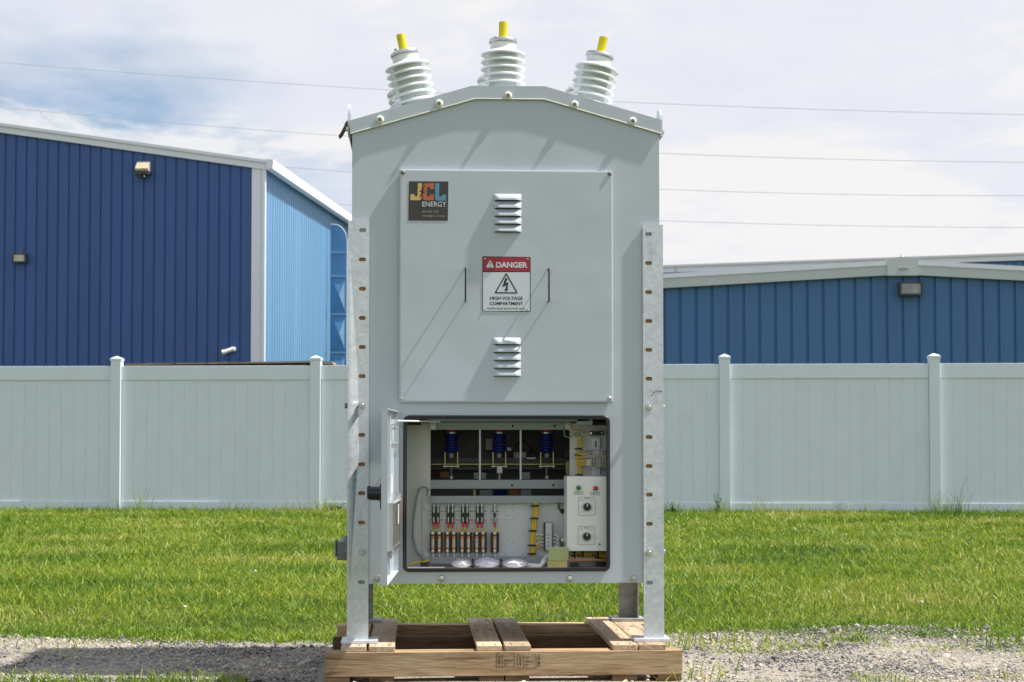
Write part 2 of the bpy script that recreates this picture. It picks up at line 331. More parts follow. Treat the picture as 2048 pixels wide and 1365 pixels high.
def text(s, box, y, mat, parent, bold=0.0, name='lettering', rot=0):      # box in photo pixels on the plane at depth y
    cu = bpy.data.curves.new('t', 'FONT'); cu.body = s; cu.offset = bold; cu.resolution_u = 3
    o = bpy.data.objects.new('t', cu); me = bpy.data.meshes.new_from_object(o)
    co = [(v.co.x, v.co.y) for v in me.vertices]; fs = [tuple(p.vertices) for p in me.polygons]
    bpy.data.objects.remove(o); bpy.data.curves.remove(cu); bpy.data.meshes.remove(me)
    if rot == -90: co = [(b, -a) for a, b in co]
    xs = [c[0] for c in co]; zs = [c[1] for c in co]
    x0, z1 = S(box[0], box[1], y); x1, z0 = S(box[2], box[3], y)
    mb = MB(); mb.add([(x0 + (a - min(xs)) / (max(xs) - min(xs)) * (x1 - x0), y, z0 + (b - min(zs)) / (max(zs) - min(zs)) * (z1 - z0)) for a, b in co], fs)
    return obj(name, mb, mat, parent, smooth=0)
def flat(poly_px, y, mat, parent, name, holes=(), th=0.0004):
    return obj(name, MB().plate([S(a, b, y) for a, b in poly_px], [[S(a, b, y) for a, b in h] for h in holes], y, y + th), mat, parent, smooth=0)
def pxrect(x0, y0, x1, y1): return [(x0, y0), (x1, y0), (x1, y1), (x0, y1)]

# ================================================================== SETTING
def noise1(t, seed=0):
    return sum(math.sin(t * f + seed * 1.7 + f) * a for f, a in ((1.3, .5), (2.9, .3), (6.1, .2), (13.3, .12), (27.0, .08)))
def far_edge(r):                                   # gravel edge away from the viewer (depth) for lateral position r
    pts = [(-6, 8.2), (-2.4, 8.02), (-1.4, 7.85), (-0.7, 7.75), (0.2, 7.9), (0.8, 8.15), (1.2, 8.35), (1.75, 8.3), (2.4, 7.95), (6, 8.0)]
    for (a, b), (c, d) in zip(pts, pts[1:]):
        if a <= r <= c: e = b + (d - b) * (r - a) / (c - a); break
    else: e = 8.1
    return e + 0.07 * noise1(r * 3, 1)
def near_edge(r):
    base = 6.50 if r < -0.9 else 6.33 + 0.0 * r
    return base + 0.04 * noise1(r * 4, 5)
def ground_mat(name, stops, scale, bump, scale2):
    m = bpy.data.materials.new(name); m.use_nodes = True; t = m.node_tree; b = t.nodes['Principled BSDF']; N = t.nodes.new; L = t.links.new
    co = N('ShaderNodeTexCoord'); n1 = N('ShaderNodeTexNoise'); n1.inputs['Scale'].default_value = scale; n1.inputs['Detail'].default_value = 10; n1.inputs['Roughness'].default_value = 0.7
    L(co.outputs['Object'], n1.inputs['Vector'])
    v = N('ShaderNodeTexVoronoi'); v.inputs['Scale'].default_value = scale2; L(co.outputs['Object'], v.inputs['Vector'])
    hs = N('ShaderNodeSeparateColor'); L(v.outputs['Color'], hs.inputs[0])
    mx = N('ShaderNodeMix'); mx.data_type = 'FLOAT'; mx.inputs[0].default_value = 0.45; L(n1.outputs['Fac'], mx.inputs[2]); L(hs.outputs[0], mx.inputs[3])
    cr = N('ShaderNodeValToRGB'); e = cr.color_ramp.elements
    e[0].position = stops[0][0]; e[0].color = (*stops[0][1], 1); e[1].position = stops[-1][0]; e[1].color = (*stops[-1][1], 1)
    for p, c in stops[1:-1]: k = e.new(p); k.color = (*c, 1)
    L(mx.outputs[0], cr.inputs[0]); L(cr.outputs[0], b.inputs['Base Color']); b.inputs['Roughness'].default_value = 0.95; b.inputs['Specular IOR Level'].default_value = 0.1
    bp = N('ShaderNodeBump'); bp.inputs['Strength'].default_value = bump; bp.inputs['Distance'].default_value = 0.01; L(mx.outputs[0], bp.inputs['Height']); L(bp.outputs[0], b.inputs['Normal'])
    return m
M['turf'] = ground_mat('lawn_soil', [(0.25, (0.035, 0.05, 0.012)), (0.5, (0.06, 0.085, 0.02)), (0.75, (0.10, 0.11, 0.035))], 4, 0.6, 60)
M['gravelbed'] = ground_mat('gravel_bed', [(0.25, (0.15, 0.135, 0.115)), (0.5, (0.32, 0.29, 0.24)), (0.75, (0.50, 0.44, 0.34))], 3, 1.0, 160)
M['earth'] = ground_mat('far_ground', [(0.25, (0.05, 0.07, 0.02)), (0.5, (0.08, 0.10, 0.03)), (0.75, (0.12, 0.13, 0.05))], 0.5, 0.3, 8)
g = obj('ground', MB().add([(-700, -700, -0.012), (700, -700, -0.012), (700, 900, -0.012), (-700, 900, -0.012)], [(0, 1, 2, 3)]), 'earth', smooth=0); g['kind'] = 'structure'
def sheet(name, fn0, fn1, rr, nd, z, mat, bumpz=0.0):
    mb = MB(); vs_ = []; fs = []
    for i, r in enumerate(rr):
        a, b = fn0(r), fn1(r)
        for k in range(nd + 1):
            d = a + (b - a) * k / nd
            zz_ = z + bumpz * (math.sin(r * 5.1 + d * 3.3) * .5 + math.sin(r * 11 - d * 9) * .3) * min(1, k, nd - k)
            vs_.append(CF(r, d, zz_))
    for i in range(len(rr) - 1):
        for k in range(nd): a = i * (nd + 1) + k; fs.append((a, a + nd + 1, a + nd + 2, a + 1))
    mb.add(vs_, fs); o = obj(name, mb, mat, smooth=180); o['kind'] = 'structure'; return o
sheet('lawn', lambda r: 3.0, lambda r: 36.0, [-16, -8, 0, 8, 16], 8, -0.004, 'turf')
RR = [-5 + 0.04 * i for i in range(251)]
def mound(r, d):                                   # low ridge of loose gravel pushed up beside the lawn
    return 0.035 * math.exp(-((r - 1.72) / .42) ** 2 - ((d - 8.0) / .18) ** 2)
sheet('gravel_track', near_edge, lambda r: far_edge(r) + 0.05, RR, 30, 0.0, 'gravelbed', 0.004)

# ---- loose stones on the track
ico_v = []; t_ = (1 + 5 ** .5) / 2
for a, b in ((-1, t_), (1, t_), (-1, -t_), (1, -t_)): ico_v += [(a, b, 0), (0, a, b), (b, 0, a)]
bm = bmesh.new(); bmesh.ops.create_icosphere(bm, subdivisions=1, radius=1); bm.verts.index_update()
ICO_V = np.array([v.co[:] for v in bm.verts]); ICO_F = np.array([[v.index for v in f.verts] for f in bm.faces]); bm.free()
def stone_mat():
    m = bpy.data.materials.new('loose_gravel'); m.use_nodes = True; t = m.node_tree; b = t.nodes['Principled BSDF']; N = t.nodes.new; L = t.links.new
    ge = N('ShaderNodeNewGeometry'); cr = N('ShaderNodeValToRGB'); e = cr.color_ramp.elements
    e[0].position = 0; e[0].color = (0.07, 0.07, 0.075, 1); e[1].position = 1; e[1].color = (0.58, 0.50, 0.38, 1)
    for p, c in ((0.22, (0.19, 0.185, 0.185)), (0.5, (0.34, 0.325, 0.305)), (0.8, (0.50, 0.45, 0.37))): k = e.new(p); k.color = (*c, 1)
    co = N('ShaderNodeTexCoord'); n1 = N('ShaderNodeTexNoise'); n1.inputs['Scale'].default_value = 1.6; n1.inputs['Detail'].default_value = 4; L(co.outputs['Object'], n1.inputs['Vector'])
    mr = N('ShaderNodeMapRange'); mr.inputs[1].default_value = 0.35; mr.inputs[2].default_value = 0.65; mr.inputs[3].default_value = -0.15; mr.inputs[4].default_value = 0.38; L(n1.outputs['Fac'], mr.inputs[0])
    ad = N('ShaderNodeMath'); ad.operation = 'MULTIPLY_ADD'; ad.inputs[1].default_value = 0.72; L(ge.outputs['Random Per Island'], ad.inputs[0]); L(mr.outputs[0], ad.inputs[2])
    L(ad.outputs[0], cr.inputs[0]); L(cr.outputs[0], b.inputs['Base Color']); b.inputs['Roughness'].default_value = 0.9
    b.inputs['Specular IOR Level'].default_value = 0.15
    return m
def stones(n):
    r = RNG.uniform(-3.1, 3.1, n * 2); d = RNG.uniform(6.1, 8.6, n * 2)
    fe = np.array([far_edge(v) for v in np.linspace(-3.2, 3.2, 400)]); fe = np.interp(r, np.linspace(-3.2, 3.2, 400), fe)
    keep = (d < fe - 0.02 + RNG.normal(0, .10, n * 2)); r, d = r[keep][:n], d[keep][:n]; n = len(r)
    px_ = r * math.cos(PHI) + d * math.sin(PHI); py_ = -D0 - r * math.sin(PHI) + d * math.cos(PHI)
    ok = ~((px_ > -.36) & (px_ < 1.03) & (py_ > -.17) & (py_ < .92)); r, d = r[ok], d[ok]; n = len(r)
    size = np.clip(RNG.lognormal(math.log(0.0034), 0.5, n), 0.0018, 0.02)
    big = RNG.random(n) < 0.004; size[big] *= 1.7
    q = RNG.normal(size=(n, 3, 3)); Q, _ = np.linalg.qr(q)
    scl = RNG.uniform(0.55, 1.25, (n, 1, 3))
    vv = ICO_V[None] * scl * (1 + RNG.normal(0, .16, (n, len(ICO_V), 1)))
    vv = np.einsum('nij,nkj->nki', Q, vv) * size[:, None, None]
    vv[:, :, 2] *= 0.75
    mz = np.array([mound(a, b) for a, b in zip(r, d)])
    P = np.stack([r * math.cos(PHI) + d * math.sin(PHI), -D0 - r * math.sin(PHI) + d * math.cos(PHI), size * 0.30 + mz * RNG.uniform(.2, 1, n)], 1)
    vv += P[:, None, :]
    return vv.reshape(-1, 3), (ICO_F[None] + (np.arange(n) * len(ICO_V))[:, None, None]).reshape(-1, 3)
def npmesh(name, V, Fs, mat, kind):
    me = bpy.data.meshes.new(name); me.vertices.add(len(V)); me.vertices.foreach_set('co', V.astype(np.float32).ravel())
    k = Fs.shape[1]; me.loops.add(Fs.size); me.loops.foreach_set('vertex_index', Fs.astype(np.int32).ravel())
    me.polygons.add(len(Fs)); me.polygons.foreach_set('loop_start', np.arange(0, Fs.size, k, dtype=np.int32)); me.polygons.foreach_set('loop_total', np.full(len(Fs), k, np.int32))
    me.polygons.foreach_set('use_smooth', np.zeros(len(Fs), bool)); me.update(calc_edges=True); me.validate(); me.materials.append(mat)
    o = bpy.data.objects.new(name, me); sc.collection.objects.link(o); o['kind'] = kind; return o
M['stones'] = stone_mat()
V, Fs = stones(72000); o = npmesh('loose_gravel', V, Fs, M['stones'], 'stuff'); tag(o, 'loose grey and tan gravel stones scattered over the track', 'gravel')

# ---- grass
def grass_mat():
    m = bpy.data.materials.new('grass_blades'); m.use_nodes = True; t = m.node_tree; b = t.nodes['Principled BSDF']; N = t.nodes.new; L = t.links.new
    ge = N('ShaderNodeNewGeometry'); cr = N('ShaderNodeValToRGB'); e = cr.color_ramp.elements
    e[0].position = 0; e[0].color = (0.05, 0.125, 0.010, 1); e[1].position = 1; e[1].color = (0.55, 0.46, 0.22, 1)
    for p, c in ((0.30, (0.125, 0.235, 0.015)), (0.60, (0.255, 0.365, 0.024)), (0.85, (0.43, 0.45, 0.05)), (0.95, (0.50, 0.46, 0.16))): k = e.new(p); k.color = (*c, 1)
    co = N('ShaderNodeTexCoord'); mp = N('ShaderNodeMapping'); mp.inputs['Scale'].default_value = (0.55, 1.1, 1); L(co.outputs['Object'], mp.inputs[0])
    n1 = N('ShaderNodeTexNoise'); n1.inputs['Scale'].default_value = 1.0; n1.inputs['Detail'].default_value = 5; L(mp.outputs[0], n1.inputs['Vector'])
    mr = N('ShaderNodeMapRange'); mr.inputs[1].default_value = 0.3; mr.inputs[2].default_value = 0.7; mr.inputs[3].default_value = -0.34; mr.inputs[4].default_value = 0.32; L(n1.outputs['Fac'], mr.inputs[0])
    ad = N('ShaderNodeMath'); ad.operation = 'MULTIPLY_ADD'; ad.inputs[1].default_value = 0.78; L(ge.outputs['Random Per Island'], ad.inputs[0])
    a2 = N('ShaderNodeMath'); a2.operation = 'ADD'; a2.inputs[1].default_value = 0.10; L(mr.outputs[0], a2.inputs[0]); L(a2.outputs[0], ad.inputs[2])
    L(ad.outputs[0], cr.inputs[0]); L(cr.outputs[0], b.inputs['Base Color']); b.inputs['Roughness'].default_value = 0.45; b.inputs['Specular IOR Level'].default_value = 0.4
    tr = N('ShaderNodeBsdfTranslucent'); L(cr.outputs[0], tr.inputs['Color']); ms = N('ShaderNodeMixShader'); ms.inputs[0].default_value = 0.35
    L(b.outputs[0], ms.inputs[1]); L(tr.outputs[0], ms.inputs[2]); L(ms.outputs[0], t.nodes['Material Output'].inputs['Surface'])
    return m
M['grass'] = grass_mat()
def blades(r, d, h, wd, lean, z0=-0.004):
    n = len(r); a = RNG.uniform(0, 2 * np.pi, n); la = RNG.uniform(0, 2 * np.pi, n)
    bx = r * math.cos(PHI) + d * math.sin(PHI); by = -D0 - r * math.sin(PHI) + d * math.cos(PHI)
    sx_, sy_ = np.cos(a) * wd / 2, np.sin(a) * wd / 2; lx, ly = np.cos(la) * lean * h, np.sin(la) * lean * h
    hz = h * np.sqrt(np.maximum(0.08, 1 - lean ** 2 * 0.8)); Z0 = np.full(n, z0)
    V = np.stack([np.stack([bx - sx_, by - sy_, Z0], 1), np.stack([bx + sx_, by + sy_, Z0], 1),
                  np.stack([bx - sx_ * .85 + lx * .32, by - sy_ * .85 + ly * .32, Z0 + hz * .58], 1), np.stack([bx + sx_ * .85 + lx * .32, by + sy_ * .85 + ly * .32, Z0 + hz * .58], 1),
                  np.stack([bx + lx, by + ly, Z0 + hz], 1)], 1)
    f = np.array([[0, 1, 3], [0, 3, 2], [2, 3, 4]])
    return V.reshape(-1, 3), (f[None] + (np.arange(n) * 5)[:, None, None]).reshape(-1, 3)
FL = lambda r: 21.26 - 0.0724 * r                   # fence line
gr, gd, gh, gw, gl = [], [], [], [], []
def patch(d0, d1, dens, hlo, hhi, w_, half=None):
    wid = 0.335 * d1 + 0.6; n = int((d1 - d0) * 2 * wid * dens); r = RNG.uniform(-wid, wid, n); d = RNG.uniform(d0, d1, n)
    k = d < FL(r) + 3
    fe = np.interp(r, np.linspace(-9, 9, 900), [far_edge(v) for v in np.linspace(-9, 9, 900)])
    e = d - fe; big = np.sin(r * 3.1 + 1) * np.sin(r * 7.3 + d * 2) * .16; prob = np.clip((e + 0.22 + big + RNG.normal(0, .10, n)) / 0.60, 0, 1)
    clump = 0.5 + 0.5 * np.sin(r * 9 + np.sin(d * 13) * 2) * np.sin(d * 17 + np.sin(r * 7) * 2)
    prob = np.maximum(prob, np.where((e > -0.45) & (clump > 0.80), 0.30, 0)); prob = np.maximum(prob, np.where((clump > 0.95) & (d > 6.6), 0.10, 0))
    k &= RNG.random(n) < prob
    tall = 0.75 + 0.4 * np.sin(r * 1.7 + d * .9) * np.sin(d * 1.3 - r * .6)
    hh = RNG.uniform(hlo, hhi, n) * (0.85 + .15 * tall) * np.clip(0.38 + e * 0.42, 0.32, 1)
    gr.append(r[k]); gd.append(d[k]); gh.append(hh[k]); gw.append(RNG.uniform(.7, 1.3, k.sum()) * w_ * np.where(RNG.random(k.sum()) < .12, 1.9, 1)); gl.append(RNG.uniform(.45, 1.25, k.sum()))
patch(6.2, 9.5, 3400, .035, .085, .0040)
patch(9.5, 12, 3000, .045, .095, .0045)
patch(12, 16, 1900, .045, .095, .0055)
patch(16, 22, 1300, .04, .09, .0075)
n = 5200; r = RNG.uniform(-7.5, 7.5, n); gr.append(r); gd.append(FL(r) - np.abs(RNG.normal(.08, .09, n)) - .06); gh.append(RNG.uniform(.03, .10, n) + (RNG.random(n) < .05) * .10); gw.append(np.full(n, .006)); gl.append(RNG.uniform(.1, .7, n))
def tuft(r0, d0, n, spread, hlo, hhi, w_=.005):
    gr.append(r0 + RNG.normal(0, spread, n)); gd.append(d0 + RNG.normal(0, spread, n)); gh.append(RNG.uniform(hlo, hhi, n)); gw.append(np.full(n, w_)); gl.append(RNG.uniform(.25, 1.1, n))
def at_px(px, py): d = F * CAMZ / (py - 880); return (px - 1024) / F * d, d
for px, py, nn, s_, a, b in ((280, 1026, 40, .06, .2, .42), (468, 1028, 20, .05, .15, .3), (655, 1026, 150, .10, .1, .3), (1345, 1028, 60, .08, .1, .25), (1438, 1029, 70, .07, .12, .3),
                             (1520, 1030, 40, .07, .15, .32), (1885, 1033, 130, .11, .15, .42), (1918, 1032, 12, .03, .3, .6), (1360, 1295, 50, .09, .06, .18), (1425, 1290, 35, .10, .04, .12),
                             (1500, 1285, 25, .08, .03, .10), (1390, 1255, 80, .12, .05, .14), (1530, 1240, 120, .16, .06, .15), (1990, 1290, 60, .12, .03, .09), (1640, 1245, 60, .12, .04, .10),
                             (60, 1290, 40, .12, .03, .07), (200, 1300, 30, .12, .03, .07), (1380, 1358, 30, .08, .04, .12), (250, 1270, 60, .2, .03, .08)):
    a0, d0 = at_px(px, py); tuft(a0, d0, nn, s_, a, b)
for k in range(420):                                 # ragged low clumps creeping into the track
    r0 = RNG.uniform(-3.0, 3.0); e0 = -abs(RNG.normal(0, .26 if abs(r0 - 1.7) < .9 else .18)) if RNG.random() < .85 else RNG.uniform(-1.1, -.3)
    if -.75 < r0 < .95 and e0 < -.15: continue
    if r0 < -.5 and e0 < -.28: continue
    d0 = far_edge(r0) + .10 + e0; m_ = int(RNG.uniform(40, 170)); sp_ = RNG.uniform(.03, .10)
    gr.append(r0 + RNG.normal(0, sp_ * 1.8, m_)); gd.append(d0 + RNG.normal(0, sp_, m_)); gh.append(RNG.uniform(.02, .05, m_) * RNG.uniform(.7, 1.5)); gw.append(RNG.uniform(.003, .007, m_)); gl.append(RNG.uniform(.5, 1.25, m_))
n = 5200; r = RNG.uniform(-2.9, -0.95, n); d = RNG.uniform(6.1, 6.62, n); k = (d < 6.50 + 0.05 * np.sin(r * 9) + RNG.normal(0, .03, n)) & (RNG.random(n) < 0.55)
gr.append(r[k]); gd.append(d[k]); gh.append(RNG.uniform(.02, .06, k.sum())); gw.append(np.full(k.sum(), .004)); gl.append(RNG.uniform(.2, .9, k.sum()))
n = 1500; r = RNG.uniform(0.6, 2.9, n); d = RNG.uniform(6.15, 6.5, n); k = (np.sin(r * 8) * np.sin(d * 9 + r * 3) > .35)
gr.append(r[k]); gd.append(d[k]); gh.append(RNG.uniform(.02, .06, k.sum())); gw.append(np.full(k.sum(), .004)); gl.append(RNG.uniform(.2, .9, k.sum()))
V, Fs = blades(np.concatenate(gr), np.concatenate(gd), np.concatenate(gh), np.concatenate(gw), np.concatenate(gl))
print('grass tris', len(Fs))
o = npmesh('grass', V, Fs, M['grass'], 'stuff'); tag(o, 'mown green grass with yellow patches between fence and gravel', 'grass')

# ================================================================== FENCE
fe = Vector((0.9974, -0.0722)); fang = -math.atan2(0.0722, 0.9974)
fx = Vector((fe.x * math.cos(PHI) + fe.y * math.sin(PHI), -fe.x * math.sin(PHI) + fe.y * math.cos(PHI), 0))
FO = CF(0, 21.26); fence = thing('vinyl_fence', 'long white vinyl privacy fence across the back of the lawn', 'fence', FO)
fence.rotation_euler = (0, 0, math.atan2(fx.y, fx.x))
OFF['vinyl_fence'] = Vector((0, 0, 0))
ts = [0.08 + 2.487 * i for i in range(-4, 5)]
post0 = cap0 = rail0 = brail0 = pick0 = None
for i, t in enumerate(ts):
    if post0 is None:
        post0 = obj('post', MB().box(-.0635, .0635, -.0635, .0635, -.05, 1.865, .006), 'vinyl', fence); post0.location = (t, 0, 0)
        mb = MB().box(-.071, .071, -.071, .071, 1.852, 1.882, .004)
        mb.add([(-.069, -.069, 1.883), (.069, -.069, 1.883), (.069, .069, 1.883), (-.069, .069, 1.883), (0, 0, 1.915)], [(0, 1, 4), (1, 2, 4), (2, 3, 4), (3, 0, 4), (3, 2, 1, 0)])
        cap0 = obj('cap', mb, 'vinyl', post0)
    else:
        p = copyof(post0, (t, 0, 0), fence); c = copyof(cap0, (0, 0, 0), p)
    if i == len(ts) - 1: break
    mid = t + 2.487 / 2; hw = 2.487 / 2 - .065
    if rail0 is None:
        rail0 = obj('top_rail', MB().box(-hw, hw, -.028, .028, 1.615, 1.79, .006), 'vinyl', fence); rail0.location = (mid, 0, 0)
        brail0 = obj('bottom_rail', MB().box(-hw, hw, -.030, .030, -.02, .125, .006), 'vinyl', fence); brail0.location = (mid, 0, 0)
        mb = MB().box(-.0773, .0773, -.012, .010, .12, 1.625, .0012); mb.box(-.0786, .0786, -.0082, .003, .125, 1.62)
        pick0 = obj('picket', mb, 'vinyl', fence); pick0.location = (mid - hw + .077, 0, 0); first = True
    else:
        copyof(rail0, (mid, 0, 0), fence); copyof(brail0, (mid, 0, 0), fence); first = False
    npk = 15; st = (2 * hw) / npk
    for k in range(npk):
        x = mid - hw + st * (k + .5)
        if first and k == 0: pick0.location = (x, 0, 0); continue
        copyof(pick0, (x, 0, (k % 2) * .0), fence)

# ================================================================== BUILDINGS
def frame(o_r, o_d, ex):                            # local frame: x along ex (camera plan), y away, z up
    e = Vector(ex).normalized(); a = CF(o_r, o_d); b = CF(o_r + e.x, o_d + e.y); d = b - a
    m = Matrix(((d.x, -d.y, 0, a.x), (d.y, d.x, 0, a.y), (0, 0, 1, 0), (0, 0, 0, 1)))
    return m
def placed(o, m): o.matrix_world = m; return o
def wall_panel(x0, x1, ztop0, ztop1, z0=-0.1, rib=.032, proud=.02):
    # one sheet of wall cladding: flat pan with faint stiffening ribs, its edges folded back into the joint
    mb = MB(); g_ = .016; b = x0 + (x1 - x0) * .36; c = x0 + (x1 - x0) * .66
    xs = [x0, x0 + g_, x0 + g_ + .012, b, b + .012, b + .024, c, c + .012, c + .024, x1 - g_ - .012, x1 - g_, x1]
    ys = [.034, .034, 0, 0, -.004, 0, 0, -.004, 0, 0, .034, .034]
    zt = lambda x: ztop0 + (ztop1 - ztop0) * (x - x0) / (x1 - x0)
    vs_ = [(x, y - .005, z0) for x, y in zip(xs, ys)] + [(x, y - .005, zt(x)) for x, y in zip(xs, ys)]; n_ = len(xs)
    mb.add(vs_, [(i, i + 1, i + 1 + n_, i + n_) for i in range(n_ - 1)]); return mb

# ---- tall blue warehouse on the left: frame origin at its near corner, x to the left end is negative
LB = frame(-6.90, 48.0, (0.9959, -0.0909))
lb = thing('blue_warehouse', 'tall deep blue metal warehouse behind the fence on the left', 'building', (0, 0, 0)); OFF['blue_warehouse'] = Vector(); placed(lb, LB)
SL = 0.152; ZE = 8.59; HW = 15.0; LEN = 42
ridge = lambda x: ZE + SL * (-x) if x > -HW else ZE + SL * (2 * HW + x)
ZW = lambda x: ridge(x) - 0.25
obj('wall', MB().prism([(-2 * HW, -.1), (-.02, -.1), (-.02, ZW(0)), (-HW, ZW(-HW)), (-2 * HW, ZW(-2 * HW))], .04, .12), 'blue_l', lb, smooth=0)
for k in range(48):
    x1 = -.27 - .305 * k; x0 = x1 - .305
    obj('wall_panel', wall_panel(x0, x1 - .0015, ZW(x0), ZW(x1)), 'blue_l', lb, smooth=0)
mb = MB().box(-.27, 0.0, -.045, .0, -.1, ZW(0) + .02, .008); obj('corner_trim', mb, 'trim', lb)
mb = MB().box(.005, .12, -.06, .05, -.1, ZW(0) + .05, .02); obj('downspout', mb, 'trim', lb)
mb = MB()
for x0, x1 in ((-2 * HW - .2, -HW), (-HW, .15)):
    mb.prism([(x0, ridge(x0) - .26), (x1, ridge(x1) - .26), (x1, ridge(x1) - .09), (x0, ridge(x0) - .09)], -.10, -.04)
obj('rake_trim', mb, 'trim', lb, smooth=0)
mb = MB()
for x0, x1 in ((-2 * HW - .2, -HW), (-HW, .15)):
    mb.prism([(x0, ridge(x0) - .085), (x1, ridge(x1) - .085), (x1, ridge(x1)), (x0, ridge(x0))], -.16, .3)
obj('rake_flashing', mb, 'trim', lb, smooth=0)
mb = MB()
for x0, x1 in ((-2 * HW - .2, -HW), (-HW, .18)):
    mb.prism([(x0, ridge(x0) - .02), (x1, ridge(x1) - .02), (x1, ridge(x1) + .02), (x0, ridge(x0) + .02)], .3, LEN)
obj('roof', mb, 'roof', lb, smooth=0)
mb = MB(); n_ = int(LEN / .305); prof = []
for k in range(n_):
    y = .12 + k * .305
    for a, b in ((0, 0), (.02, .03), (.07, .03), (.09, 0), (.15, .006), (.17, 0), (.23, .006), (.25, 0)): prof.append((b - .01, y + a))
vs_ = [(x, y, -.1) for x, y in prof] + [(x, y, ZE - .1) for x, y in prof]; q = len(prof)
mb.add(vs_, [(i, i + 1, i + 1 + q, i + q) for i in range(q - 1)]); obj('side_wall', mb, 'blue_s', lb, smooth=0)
mb = MB().prism([(.16, ZE - .29), (.34, ZE - .27), (.36, ZE - .02), (.16, ZE + .0)], -.16, LEN); obj('gutter', mb, 'trim', lb, smooth=0)
# lamps and pipe on that wall: things of their own
def on_wall(px, py, fm=LB, z=None):
    # where the sight line to a photo point meets that wall
    a = Vector((0, -D0, CAMZ)); d = Vector(ray(px, py)); inv = fm.inverted(); p0 = inv @ a; dv = inv.to_3x3() @ d
    t = -p0.y / dv.y; return p0 + dv * t
def lampbox(px, py, label, w_, h, housing, lens, fm, group, hood=False):
    p = on_wall(px, py, fm); t = thing('wall_light', label, 'light', (0, 0, 0), group); OFF[t.name] = Vector(); placed(t, fm @ Matrix.Translation(p))
    a, b = w_ / 2, h / 2
    if hood:
        mb = MB(); prof = [(0, -b), (-.26, -b), (-.30, -b + .06), (-.10, b), (0, b)]
        mb.add([(-a, y - .033, z) for y, z in prof] + [(a, y - .033, z) for y, z in prof], [(0, 1, 2, 3, 4), (9, 8, 7, 6, 5)] + [(i, i + 5, (i + 1) % 5 + 5, (i + 1) % 5) for i in range(5)])
        obj('housing', mb, housing, t, smooth=20)
        obj('base', MB().box(-a - .01, a + .01, -.30, -.033, -b - .10, -b - .002, .012), 'bronze', t)
        for s in (-1, 1): obj('sensor', MB().cyl((s * .05, -.25, -b - .10), (s * .065, -.30, -b - .19), .035, .04, 12), 'bronze', t)
    else:
        obj('housing', MB().plate([(-a, -b), (a, -b), (a, b), (-a, b)], [[(-a * .84, -b * .74), (a * .84, -b * .74), (a * .84, b * .74), (-a * .84, b * .74)]], -.22, -.033), housing, t, smooth=20)
        obj('back_plate', MB().box(-a * .9, a * .9, -.06, -.034, -b * .85, b * .85), housing, t)
        mb = MB(); nn = 8
        mb.add([(-a * .84 + 2 * a * .84 * i / nn, -.205 - .02 * math.sin(math.pi * i / nn), z) for z in (-b * .74, b * .74) for i in range(nn + 1)], [(i, i + 1, i + nn + 2, i + nn + 1) for i in range(nn)])
        obj('lens', mb, lens, t, smooth=180)
    return t
lampbox(290, 335, 'tan hooded wall light high on the deep blue warehouse wall', .36, .28, 'tan', 'lens', LB, None, True)
t = lampbox(43.5, 518, 'small rectangular flood light low at the left end of warehouse wall', .37, .24, 'bronze', 'lens', LB, None)
obj('bracket', MB().cyl((.02, -.08, .12), (.02, -.08, .26), .02, seg=8), 'bolt_dark', t)
p = on_wall(462, 702); t = thing('wall_pipe_camera', 'white tube camera angled down near the bottom of warehouse wall', 'camera', (0, 0, 0)); OFF[t.name] = Vector(); placed(t, LB @ Matrix.Translation(p))
obj('mount', MB().cyl((.09, -.033, .04), (.09, -.10, .04), .075, .06, 16), 'pvc', t)
obj('barrel', MB().cyl((.10, -.13, .045), (-.16, -.22, -.055), .06, .055, 16), 'pvc', t)
obj('sun_shield', MB().cyl((-.12, -.21, -.035), (-.19, -.235, -.062), .066, .066, 16), 'pvc', t)

# ---- curved blue end panel standing against the warehouse's bright side
fr = (677 - 1024) / F * 57.0
FM = frame(fr, 57.0, (1, 0)); fin = thing('arched_panel', 'tall blue panel with rounded top beside the warehouse side wall', 'panel', (0, 0, 0)); OFF[fin.name] = Vector(); placed(fin, FM)
k57 = 57.0 / F; zf = lambda py: CAMZ + (880 - py) * k57
w2 = 17.5 * k57
top = [(w2 - .02 - .42 + .42 * math.cos(R(a)), zf(448) - .42 * 1.35 + .42 * 1.35 * math.sin(R(a))) for a in range(0, 91, 15)]
outl = [(-w2, -.1), (w2 - .02, -.1)] + top + [(-w2, zf(448))]
obj('backing', MB().prism(outl, .0, .12), 'mural', fin, smooth=0)
obj('edge_trim', MB().tube([(x, -.02, z) for x, z in outl[1:]], .012, 8), 'trim', fin)
for pyA in (505, 553, 629, 706): obj('rail', MB().box(-w2 + .02, w2 - .05, -.05, -.002, zf(pyA) - .025, zf(pyA) + .025, .005), 'mural_l', fin)
for a, b in ((556, 626), (632, 703), (709, 780)):
    z1, z0 = zf(a), zf(b); zm = (z0 + z1) / 2
    A, B, C, Dd, E = (-w2 + .03, -.004, z1), (w2 - .06, -.004, z1), (w2 - .06, -.004, z0), (-w2 + .03, -.004, z0), (.02, -.10, zm)
    obj('facet', MB().add([A, Dd, E], [(0, 1, 2)]), 'mural', fin, smooth=0); obj('facet', MB().add([B, C, E], [(0, 1, 2)]), 'mural_l', fin, smooth=0)
    obj('facet', MB().add([A, B, E], [(0, 1, 2)]), 'mural', fin, smooth=0); obj('facet', MB().add([Dd, C, E], [(0, 1, 2)]), 'mural', fin, smooth=0)

